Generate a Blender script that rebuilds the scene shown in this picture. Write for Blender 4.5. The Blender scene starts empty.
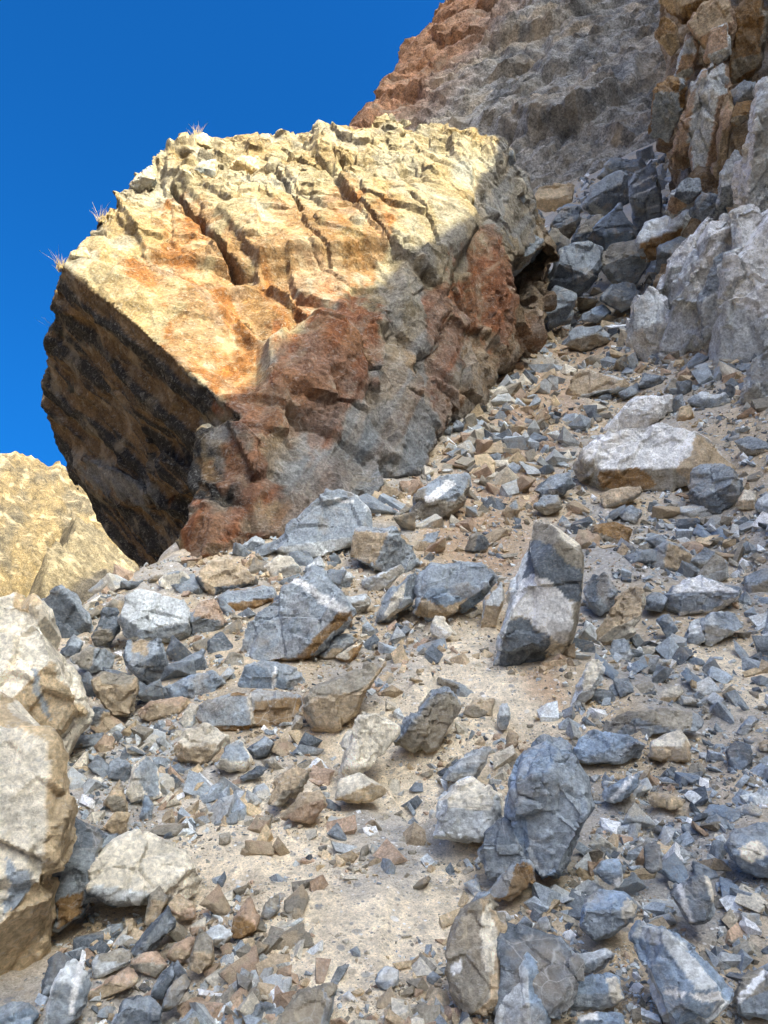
import bpy, bmesh, math, random
import numpy as np
from mathutils import Vector, bvhtree

# ---------------------------------------------------------------- camera, sky, sun, exposure
SC = bpy.context.scene
COL = SC.collection
FPX, W, H = 769.0, 768, 1024
PITCH = math.radians(15.0)
CAM = np.array([0.0, 0.0, 1.6])
cam_data = bpy.data.cameras.new('camera')
cam_data.sensor_fit = 'VERTICAL'
cam_data.sensor_height = 24.0
cam_data.lens = 24.0 * FPX / H
cam_data.clip_start, cam_data.clip_end = 0.05, 5000
cam = bpy.data.objects.new('camera', cam_data)
cam.location = CAM
cam.rotation_euler = (math.pi / 2 + PITCH, 0, 0)
COL.objects.link(cam)
SC.camera = cam

SUN_EL, SUN_AZ = math.radians(40), math.radians(138)        # azimuth clockwise from +Y
SUN = np.array([math.sin(SUN_AZ) * math.cos(SUN_EL), math.cos(SUN_AZ) * math.cos(SUN_EL), math.sin(SUN_EL)])
world = bpy.data.worlds.new('World')
SC.world = world
world.use_nodes = True
wn = world.node_tree.nodes
wl = world.node_tree.links
wn.clear()
sky = wn.new('ShaderNodeTexSky')
sky.sky_type = 'NISHITA'
sky.sun_disc = False
sky.sun_elevation, sky.sun_rotation = SUN_EL, SUN_AZ
sky.altitude, sky.air_density, sky.dust_density, sky.ozone_density = 0, 0.30, 10.0, 7.0
hsv = wn.new('ShaderNodeHueSaturation')
hsv.inputs['Saturation'].default_value = 1.75
hsv.inputs['Hue'].default_value = 0.508
bg = wn.new('ShaderNodeBackground')
bg.inputs['Strength'].default_value = 0.15
wo = wn.new('ShaderNodeOutputWorld')
wl.new(sky.outputs[0], hsv.inputs['Color'])
wl.new(hsv.outputs[0], bg.inputs[0])
wl.new(bg.outputs[0], wo.inputs[0])
sd = bpy.data.lights.new('sun', 'SUN')
sd.energy, sd.angle, sd.color = 2.9, math.radians(0.5), (1.0, 0.92, 0.8)
sun = bpy.data.objects.new('sun', sd)
sun.rotation_euler = Vector(SUN).to_track_quat('Z', 'Y').to_euler()
sun.location = (20, -30, 40)
COL.objects.link(sun)
SC.view_settings.view_transform = 'Standard'
SC.view_settings.look = 'None'
SC.view_settings.exposure = 2.38
SC.view_settings.gamma = 1.0
SC.view_settings.use_white_balance = True          # the photographer's camera is balanced for open shade
SC.view_settings.white_balance_temperature = 9000
SC.view_settings.white_balance_tint = -10
SC.cycles.use_denoising = True
SC.cycles.max_bounces = 6
SC.cycles.diffuse_bounces = 4

# ---------------------------------------------------------------- pixel <-> world helpers
CP, SP = math.cos(PITCH), math.sin(PITCH)
RIGHT = np.array([1.0, 0, 0]); FWD = np.array([0, CP, SP]); UP = np.array([0, -SP, CP])

def ray(px, py):
    d = FWD + RIGHT * ((px - W / 2) / FPX) + UP * ((H / 2 - py) / FPX)
    return d / np.linalg.norm(d)

def P(px, py, D):
    """world point seen at pixel (px, py) standing D metres north of the camera"""
    d = ray(px, py)
    return CAM + d * (D / d[1])

# ---------------------------------------------------------------- numpy noise
def _mixh(h):
    h = (h ^ (h >> np.uint32(13))) * np.uint32(1274126177)
    h = (h ^ (h >> np.uint32(15))) * np.uint32(2246822519)
    return h ^ (h >> np.uint32(16))

def _hash(ix, iy, iz, seed):
    return _mixh(ix * np.uint32(374761393) + iy * np.uint32(668265263) + iz * np.uint32(2147483647) + np.uint32((seed * 974711) & 0xFFFFFFFF))

def _cells(p):
    i = np.floor(p)
    return i, i.astype(np.int32).view(np.uint32)

def vnoise(p, seed=0):
    """value noise -1..1"""
    i, c = _cells(np.ascontiguousarray(p))
    f = p - i
    u = f * f * f * (f * (f * 6 - 15) + 10)
    hx = [c[:, 0] * np.uint32(374761393) + np.uint32((seed * 974711) & 0xFFFFFFFF)]; hx.append(hx[0] + np.uint32(374761393))
    hy = [c[:, 1] * np.uint32(668265263)]; hy.append(hy[0] + np.uint32(668265263))
    hz = [c[:, 2] * np.uint32(2147483647)]; hz.append(hz[0] + np.uint32(2147483647))
    ux, uy, uz = u[:, 0], u[:, 1], u[:, 2]
    pl = []
    for dx in (0, 1):
        rows = []
        for dy in (0, 1):
            b = hx[dx] + hy[dy]
            z0 = _mixh(b + hz[0]).astype(np.float32); z1 = _mixh(b + hz[1]).astype(np.float32)
            rows.append(z0 + (z1 - z0) * uz)
        pl.append(rows[0] + (rows[1] - rows[0]) * uy)
    return (pl[0] + (pl[1] - pl[0]) * ux) * (2 / 4294967295.0) - 1

def fbm(p, octaves=4, seed=0, gain=0.5):
    r, a, t = 0, 1.0, 0.0
    for o in range(octaves):
        r = r + a * vnoise(p * (2.03 ** o) + 17.3 * o, seed + o * 31)
        t += a
        a *= gain
    return r / t * 1.6

def facet(p, seed=0, tilt=0.9, ramp=0.13):
    """angular fracture noise: every cell is a tilted plane; returns (offset, distance to the cell border)"""
    fi, i = _cells(np.ascontiguousarray(p - 0.5))
    n = len(p)
    f1 = np.full(n, 99.0); f2 = np.full(n, 99.0)
    hid = np.zeros(n, np.uint32)
    q = np.zeros((n, 3))
    for dx in (0, 1):
        for dy in (0, 1):
            for dz in (0, 1):
                h = _hash(i[:, 0] + np.uint32(dx), i[:, 1] + np.uint32(dy), i[:, 2] + np.uint32(dz), seed)
                cx, cy, cz = fi[:, 0] + dx, fi[:, 1] + dy, fi[:, 2] + dz
                dv = np.empty((n, 3))
                dv[:, 0] = p[:, 0] - cx - 0.12 - (h & 1023) * (0.76 / 1023)
                dv[:, 1] = p[:, 1] - cy - 0.12 - ((h >> 10) & 1023) * (0.76 / 1023)
                dv[:, 2] = p[:, 2] - cz - 0.12 - ((h >> 20) & 1023) * (0.76 / 1023)
                d = np.einsum('ij,ij->i', dv, dv)
                near = d < f1
                f2 = np.where(near, f1, np.minimum(f2, d))
                f1 = np.where(near, d, f1)
                hid = np.where(near, h, hid)
                q = np.where(near[:, None], dv, q)
    k = _hash(hid, hid >> np.uint32(7), hid >> np.uint32(3), seed + 5)
    a = (k & 1023) / 1023.0 - 0.5
    v = np.stack([((k >> 10) & 1023) / 1023.0 - 0.5, ((k >> 20) & 1023) / 1023.0 - 0.5, ((k >> 5) & 1023) / 1023.0 - 0.5], 1) * 2
    e = np.sqrt(f2) - np.sqrt(f1)
    return (a + tilt * (v * q).sum(1)) * smooth(0.0, ramp, e), e

def smooth(a, b, x):
    t = np.clip((x - a) / (b - a), 0, 1)
    return t * t * (3 - 2 * t)

def lerp(a, b, t):
    t = np.asarray(t)
    return a + (b - a) * (t[:, None] if t.ndim == 1 and np.ndim(a) == 2 else t)

# ---------------------------------------------------------------- materials
PAL = {
    'g': (0.315, 0.355, 0.385), 'd': (0.140, 0.163, 0.185), 'l': (0.62, 0.645, 0.64), 't': (0.51, 0.395, 0.265),
    'w': (0.76, 0.69, 0.56), 'o': (0.29, 0.175, 0.080), 'k': (0.32, 0.285, 0.225), 'p': (0.50, 0.355, 0.25),
    'r': (0.29, 0.125, 0.060), 'b': (0.285, 0.36, 0.44), 'c': (0.86, 0.85, 0.82), 's': (0.60, 0.46, 0.29),
}
PAL = {k: np.array(v) for k, v in PAL.items()}

def rock_material(name, scale=1.0, bump=0.6, veins=1.0, rough=0.88, mott=0.5, scuffs=1.0, pebbles=False):
    m = bpy.data.materials.new(name)
    m.use_nodes = True
    nt = m.node_tree
    N, L = nt.nodes, nt.links
    N.clear()
    out = N.new('ShaderNodeOutputMaterial')
    bs = N.new('ShaderNodeBsdfPrincipled')
    bs.inputs['Roughness'].default_value = rough
    bs.inputs['Specular IOR Level'].default_value = 0.25
    L.new(bs.outputs[0], out.inputs[0])
    tc = N.new('ShaderNodeTexCoord')
    oi = N.new('ShaderNodeObjectInfo')
    add = N.new('ShaderNodeVectorMath'); add.operation = 'ADD'
    mul = N.new('ShaderNodeVectorMath'); mul.operation = 'SCALE'
    mul.inputs[0].default_value = (31.7, 17.1, 23.9)
    L.new(oi.outputs['Random'], mul.inputs['Scale'])
    L.new(tc.outputs['Object'], add.inputs[0]); L.new(mul.outputs[0], add.inputs[1])
    at = N.new('ShaderNodeAttribute'); at.attribute_name = 'Col'

    def noise(sc, det, rg=0.6, dist=0.0):
        n = N.new('ShaderNodeTexNoise')
        n.inputs['Scale'].default_value = sc * scale
        n.inputs['Detail'].default_value = det
        n.inputs['Roughness'].default_value = rg
        n.inputs['Distortion'].default_value = dist
        L.new(add.outputs[0], n.inputs['Vector'])
        return n

    def ramp(src, a, b, lo=0.0, hi=1.0):
        r = N.new('ShaderNodeMapRange')
        r.inputs['From Min'].default_value, r.inputs['From Max'].default_value = a, b
        r.inputs['To Min'].default_value, r.inputs['To Max'].default_value = lo, hi
        L.new(src, r.inputs['Value'])
        return r.outputs[0]

    def mix(fac, a, b, mode='MIX'):
        x = N.new('ShaderNodeMix'); x.data_type = 'RGBA'; x.blend_type = mode
        for sock, v in ((x.inputs[0], fac), (x.inputs[6], a), (x.inputs[7], b)):
            if hasattr(v, 'is_linked'):
                L.new(v, sock)
            else:
                sock.default_value = v
        return x.outputs[2]

    n1 = noise(5, 6, 0.68)
    n2 = noise(34, 5, 0.7, 0.4)
    n3 = noise(2.2, 5, 0.62, 0.6)
    v1 = ramp(n1.outputs['Fac'], 0.34, 0.66, 1 - 0.55 * mott, 1 + 0.55 * mott)
    v2 = ramp(n2.outputs['Fac'], 0.36, 0.64, 1 - 0.6 * mott, 1 + 0.6 * mott)
    vm = N.new('ShaderNodeMath'); vm.operation = 'MULTIPLY'
    L.new(v1, vm.inputs[0]); L.new(v2, vm.inputs[1])
    sc_ = N.new('ShaderNodeVectorMath'); sc_.operation = 'SCALE'
    L.new(at.outputs['Color'], sc_.inputs[0]); L.new(vm.outputs[0], sc_.inputs['Scale'])
    col = sc_.outputs[0]
    # warm dust / lichen film in patches
    if pebbles:
        cells = None
        for sc_p, w in ((24.0, 0.6), (60.0, 0.8)):
            pv = N.new('ShaderNodeTexVoronoi'); pv.inputs['Scale'].default_value = sc_p; pv.inputs['Randomness'].default_value = 1.0
            L.new(tc.outputs['Object'], pv.inputs['Vector'])
            sep = N.new('ShaderNodeSeparateColor'); L.new(pv.outputs['Color'], sep.inputs[0])
            gate = ramp(sep.outputs[0], 0.70, 0.76, 0.0, w)
            edge_ = ramp(pv.outputs['Distance'], 0.30, 0.42, 1.0, 0.0)
            gm = N.new('ShaderNodeMath'); gm.operation = 'MULTIPLY'
            L.new(gate, gm.inputs[0]); L.new(edge_, gm.inputs[1])
            cr = N.new('ShaderNodeValToRGB')
            for e_, (ps, c_) in zip([cr.color_ramp.elements[0], cr.color_ramp.elements[1]] + [cr.color_ramp.elements.new(.3), cr.color_ramp.elements.new(.5), cr.color_ramp.elements.new(.72)],
                                    ((0, (.12, .13, .145, 1)), (1, (.62, .58, .5, 1)), (.3, (.24, .26, .28, 1)), (.5, (.36, .29, .21, 1)), (.72, (.45, .36, .25, 1)))):
                e_.position = ps; e_.color = c_
            L.new(sep.outputs[1], cr.inputs[0])
            col = mix(gm.outputs[0], col, cr.outputs[0])
            ht = N.new('ShaderNodeMath'); ht.operation = 'MULTIPLY'; ht.inputs[1].default_value = 0.4 * 24 / sc_p
            L.new(gm.outputs[0], ht.inputs[0])
            if cells is None: cells = ht.outputs[0]
            else:
                ad = N.new('ShaderNodeMath'); ad.operation = 'ADD'
                L.new(cells, ad.inputs[0]); L.new(ht.outputs[0], ad.inputs[1]); cells = ad.outputs[0]
    dustf = ramp(n3.outputs['Fac'], 0.53, 0.66, 0.0, 0.42)
    col = mix(dustf, col, (0.48, 0.39, 0.28, 1))
    # pale scuffs
    n4 = noise(15, 6, 0.78, 1.4)
    m4 = N.new('ShaderNodeMapping'); m4.inputs['Scale'].default_value = (1.0, 0.4, 1.5); m4.inputs['Rotation'].default_value = (0.6, 0.4, 0.9)
    L.new(add.outputs[0], m4.inputs[0]); L.new(m4.outputs[0], n4.inputs['Vector'])
    scuff = ramp(n4.outputs['Fac'], 0.53, 0.70, 0.0, 0.62 * scuffs)
    col = mix(scuff, col, (0.60, 0.59, 0.56, 1))
    if veins > 0:
        va = N.new('ShaderNodeAttribute'); va.attribute_name = 'Vein'
        wob = noise(3, 3)
        wv = N.new('ShaderNodeVectorMath'); wv.operation = 'MULTIPLY_ADD'
        wv.inputs[1].default_value = (0.22 / scale,) * 3
        L.new(wob.outputs['Color'], wv.inputs[0]); L.new(add.outputs[0], wv.inputs[2])
        vo = N.new('ShaderNodeTexVoronoi'); vo.feature = 'DISTANCE_TO_EDGE'
        vo.inputs['Scale'].default_value = 4.2 * scale
        mp = N.new('ShaderNodeMapping'); mp.inputs['Scale'].default_value = (1.0, 0.55, 1.5); mp.inputs['Rotation'].default_value = (0.5, 0.7, 0.3)
        L.new(wv.outputs[0], mp.inputs[0]); L.new(mp.outputs[0], vo.inputs['Vector'])
        line = ramp(vo.outputs['Distance'], 0.002, 0.018, 0.75, 0.0)
        gate = ramp(n3.outputs['Fac'], 0.48, 0.64, 0.0, 0.9 * veins)
        g1 = N.new('ShaderNodeMath'); g1.operation = 'MULTIPLY'
        L.new(line, g1.inputs[0]); L.new(gate, g1.inputs[1])
        g2 = N.new('ShaderNodeMath'); g2.operation = 'MULTIPLY'
        L.new(g1.outputs[0], g2.inputs[0]); L.new(va.outputs['Fac'], g2.inputs[1])
        col = mix(g2.outputs[0], col, (0.72, 0.70, 0.66, 1))
    L.new(col, bs.inputs['Base Color'])
    # relief
    nb = noise(13, 7, 0.76, 0.15)
    vb = N.new('ShaderNodeTexVoronoi'); vb.inputs['Scale'].default_value = 13 * scale
    L.new(add.outputs[0], vb.inputs['Vector'])
    hm = N.new('ShaderNodeMath'); hm.operation = 'MULTIPLY_ADD'
    hm.inputs[1].default_value = 0.25
    L.new(vb.outputs['Distance'], hm.inputs[0]); L.new(nb.outputs['Fac'], hm.inputs[2])
    height = hm.outputs[0]
    if pebbles:
        ad = N.new('ShaderNodeMath'); ad.operation = 'ADD'
        L.new(height, ad.inputs[0]); L.new(cells, ad.inputs[1]); height = ad.outputs[0]
    bp = N.new('ShaderNodeBump')
    bp.inputs['Strength'].default_value = bump
    bp.inputs['Distance'].default_value = 0.07 / scale
    L.new(height, bp.inputs['Height'])
    L.new(bp.outputs[0], bs.inputs['Normal'])
    return m

M_ROCK = rock_material('limestone', 1.6, 0.55, 1.0, mott=0.55, scuffs=0.85)
M_BIG = rock_material('stained_limestone', 0.9, 0.9, 0.55, mott=0.65, scuffs=0.7)
M_FAR = rock_material('far_rock', 0.2, 0.6, 0.0, mott=0.9, scuffs=0.45)
M_HILL = rock_material('dry_hillside', 0.11, 1.0, 0.0, mott=1.0, scuffs=0.3)
M_SOIL = rock_material('dusty_soil', 4.0, 0.6, 0.0, rough=0.95, mott=0.5, scuffs=0.4, pebbles=True)
M_STONE = rock_material('gravel_stone', 3.0, 0.6, 0.4, mott=0.55, scuffs=0.7)

# ---------------------------------------------------------------- object helpers
def tag(o, label=None, cat=None, group=None, kind=None):
    if label: o['label'] = label
    if cat: o['category'] = cat
    if group: o['group'] = group
    if kind: o['kind'] = kind
    return o

def set_attr(me, col, vein=None):
    a = me.attributes.new('Col', 'FLOAT_COLOR', 'POINT')
    c = np.ones((len(me.vertices), 4), np.float32)
    c[:, :3] = np.clip(col, 0.004, 0.9)
    a.data.foreach_set('color', c.ravel())
    v = me.attributes.new('Vein', 'FLOAT', 'POINT')
    v.data.foreach_set('value', np.broadcast_to(np.asarray(0.0 if vein is None else vein, np.float32), (len(c),)).astype(np.float32).copy())

def get_co(me):
    a = np.empty(len(me.vertices) * 3, np.float32)
    me.vertices.foreach_get('co', a)
    return a.reshape(-1, 3).astype(np.float64)

def get_no(me):
    a = np.empty(len(me.vertices) * 3, np.float32)
    me.vertices.foreach_get('normal', a)
    return a.reshape(-1, 3).astype(np.float64)

def set_co(me, co):
    me.vertices.foreach_set('co', co.astype(np.float32).ravel())
    me.update()

def mesh_from(name, verts, faces, smooth_=True):
    me = bpy.data.meshes.new(name)
    verts = np.asarray(verts, np.float32); faces = np.asarray(faces, np.int32)
    n, k = faces.shape
    me.vertices.add(len(verts)); me.vertices.foreach_set('co', verts.ravel())
    me.loops.add(n * k); me.loops.foreach_set('vertex_index', faces.ravel())
    me.polygons.add(n)
    me.polygons.foreach_set('loop_start', np.arange(0, n * k, k, dtype=np.int32))
    me.polygons.foreach_set('loop_total', np.full(n, k, np.int32))
    me.polygons.foreach_set('use_smooth', np.full(n, smooth_, bool))
    me.update(calc_edges=True)
    return me

def link(name, me, mat, parent=None, loc=None):
    o = bpy.data.objects.new(name, me)
    if not me.materials: me.materials.append(mat)
    COL.objects.link(o)
    if loc is not None: o.location = loc
    if parent: o.parent = parent
    return o

def empty(name, loc=(0, 0, 0)):
    o = bpy.data.objects.new(name, None)
    o.location = loc
    o.empty_display_size = 0.2
    COL.objects.link(o)
    return o

def hull_mesh(pts, name='hull'):
    bm = bmesh.new()
    for p in pts: bm.verts.new(p)
    r = bmesh.ops.convex_hull(bm, input=bm.verts)
    bmesh.ops.delete(bm, geom=list({g for g in r['geom_interior'] if isinstance(g, bmesh.types.BMVert)}), context='VERTS')
    bmesh.ops.delete(bm, geom=[v for v in bm.verts if not v.link_faces], context='VERTS')
    bmesh.ops.recalc_face_normals(bm, faces=bm.faces)
    me = bpy.data.meshes.new(name)
    bm.to_mesh(me); bm.free()
    return me

def join_meshes(ms):
    bm = bmesh.new()
    for m in ms: bm.from_mesh(m)
    me = bpy.data.meshes.new('join')
    bm.to_mesh(me); bm.free()
    return me

def remesh_all(jobs):
    """jobs: list of (mesh, voxel size); returns evenly tessellated closed meshes"""
    tmp = []
    for me, vox in jobs:
        o = bpy.data.objects.new('tmp', me)
        md = o.modifiers.new('r', 'REMESH')
        md.mode = 'VOXEL'; md.voxel_size = vox; md.adaptivity = 0
        md.use_smooth_shade = True
        COL.objects.link(o)
        tmp.append(o)
    bpy.context.view_layer.update()
    dg = bpy.context.evaluated_depsgraph_get()
    res = []
    for o in tmp:
        me = bpy.data.meshes.new_from_object(o.evaluated_get(dg))
        me.polygons.foreach_set('use_smooth', np.ones(len(me.polygons), bool))
        res.append(me)
    for o in tmp:
        old = o.data
        bpy.data.objects.remove(o)
        bpy.data.meshes.remove(old)
    return res

def crisp(me, deg=24):
    me.set_sharp_from_angle(angle=math.radians(deg))

def rough_up(me, size, seed, amp=1.0, aniso=None):
    """broken-rock relief: tilted fracture facets at three sizes plus grain"""
    co, no = get_co(me), get_no(me)
    q = co if aniso is None else co @ aniso
    a1, e1 = facet(q / (0.42 * size), seed, ramp=0.045)
    a2, e2 = facet(q / (0.17 * size), seed + 1, ramp=0.09)
    a3, e3 = facet(q / (0.07 * size), seed + 2, ramp=0.2)
    gate = smooth(-0.2, 0.35, fbm(co / (0.5 * size), 2, seed + 9))
    d = 0.065 * a1 + 0.038 * a2 * (0.35 + 0.65 * gate) + 0.020 * a3 * (0.2 + 0.8 * gate) + 0.007 * fbm(co / (0.1 * size), 3, seed + 4)
    d -= 0.012 * (1 - smooth(0, 0.08, e1))
    set_co(me, co + no * (d * size * amp)[:, None])
    crisp(me)
    return gate

def hull2d(pts):
    pts = sorted(set(map(tuple, pts)))
    def half(ps):
        h = []
        for p in ps:
            while len(h) >= 2 and (h[-1][0] - h[-2][0]) * (p[1] - h[-2][1]) - (h[-1][1] - h[-2][1]) * (p[0] - h[-2][0]) <= 0: h.pop()
            h.append(p)
        return h[:-1]
    return np.array(half(pts) + half(pts[::-1]))      # counter-clockwise

def inside_poly(x, y, poly):
    r = np.zeros(len(x), bool)
    n = len(poly)
    for i in range(n):
        (x1, y1), (x2, y2) = poly[i], poly[(i + 1) % n]
        if y1 == y2: continue
        c = ((y1 > y) != (y2 > y)) & (x < (x2 - x1) * (y - y1) / (y2 - y1) + x1)
        r ^= c
    return r

def seg_dist(x, y, a, b):
    dx, dy = b[0] - a[0], b[1] - a[1]
    t = np.clip(((x - a[0]) * dx + (y - a[1]) * dy) / (dx * dx + dy * dy), 0, 1)
    return np.hypot(x - a[0] - t * dx, y - a[1] - t * dy)

def project(co):
    d = co - CAM
    z = np.maximum(d @ FWD, 0.05)
    return W / 2 + FPX * (d @ RIGHT) / z, H / 2 - FPX * (d @ UP) / z

# ---------------------------------------------------------------- the scree slope
_YS = np.array([-400, -60, -20, -6, 0, 2.2, 3.5, 6, 8, 11, 13, 15, 18, 30, 60, 500.0])
_ZS = np.array([-45, -32, -11, -3.6, -1.45, -.74, -.34, .9, 2.28, 4.75, 6.3, 8.1, 11, 22, 38, 60.0]) + 1.6

def ground_h(x, y):
    x = np.asarray(x, float); y = np.asarray(y, float)
    # beyond the boulder's left foot the slope breaks off into the valley
    edge = -1.75 - 0.22 * np.clip(7.0 - y, 0, 6)
    w = np.clip(edge - x, 0, None)
    ye = np.where(y > 6.1, y + (6.1 - y) * smooth(0.0, 1.3, w), y)
    z = np.interp(ye, _YS, _ZS)
    z = (z + np.interp(ye - 0.6, _YS, _ZS) + np.interp(ye + 0.6, _YS, _ZS)) / 3
    z = z + 0.05 * np.clip(x, -3, 3)
    z = z - 0.8 * np.clip(w - 0.4, 0, 60) * smooth(3.5, 6.5, y) - 0.5 * np.clip(w - 6, 0, 60) * smooth(3.5, -6, y)
    # bank rising to the cliff on the right
    r = np.clip(x - 2.2 - 0.12 * np.clip(y, 0, 40), 0, None)
    z = z + 0.55 * r
    return np.clip(z, -44, 75)

def ground_detail(x, y):
    p = np.stack([x, y, np.zeros_like(x)], 1)
    a, e = facet(p / 0.55, 71)
    b, _ = facet(p / 0.17, 72)
    return 0.075 * fbm(p / 0.9, 4, 70) + 0.05 * a + 0.018 * b * smooth(-.2, .3, fbm(p / .8, 2, 75)) + 0.008 * fbm(p / 0.08, 3, 73)

def ground_hit(px, py):
    px = np.atleast_1d(np.asarray(px, float)); py = np.atleast_1d(np.asarray(py, float))
    d = FWD[None] + RIGHT[None] * ((px - W / 2) / FPX)[:, None] + UP[None] * ((H / 2 - py) / FPX)[:, None]
    d /= d[:, 1:2]
    lo = np.full(len(px), 0.8); hi = np.full(len(px), 40.0)
    act = np.ones(len(px), bool); prev = 0.8
    for s in np.geomspace(0.85, 40, 110):
        ii = np.where(act)[0]
        if not len(ii): break
        p = CAM + d[ii] * s
        hit = p[:, 2] < ground_h(p[:, 0], p[:, 1])
        lo[ii[hit]] = prev; hi[ii[hit]] = s
        act[ii[hit]] = False
        prev = s
    for _ in range(9):
        m = (lo + hi) / 2
        p = CAM + d * m[:, None]
        b = p[:, 2] < ground_h(p[:, 0], p[:, 1])
        hi = np.where(b, m, hi); lo = np.where(b, lo, m)
    hi[act] = 40.0
    return CAM + d * hi[:, None], ~act

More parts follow.
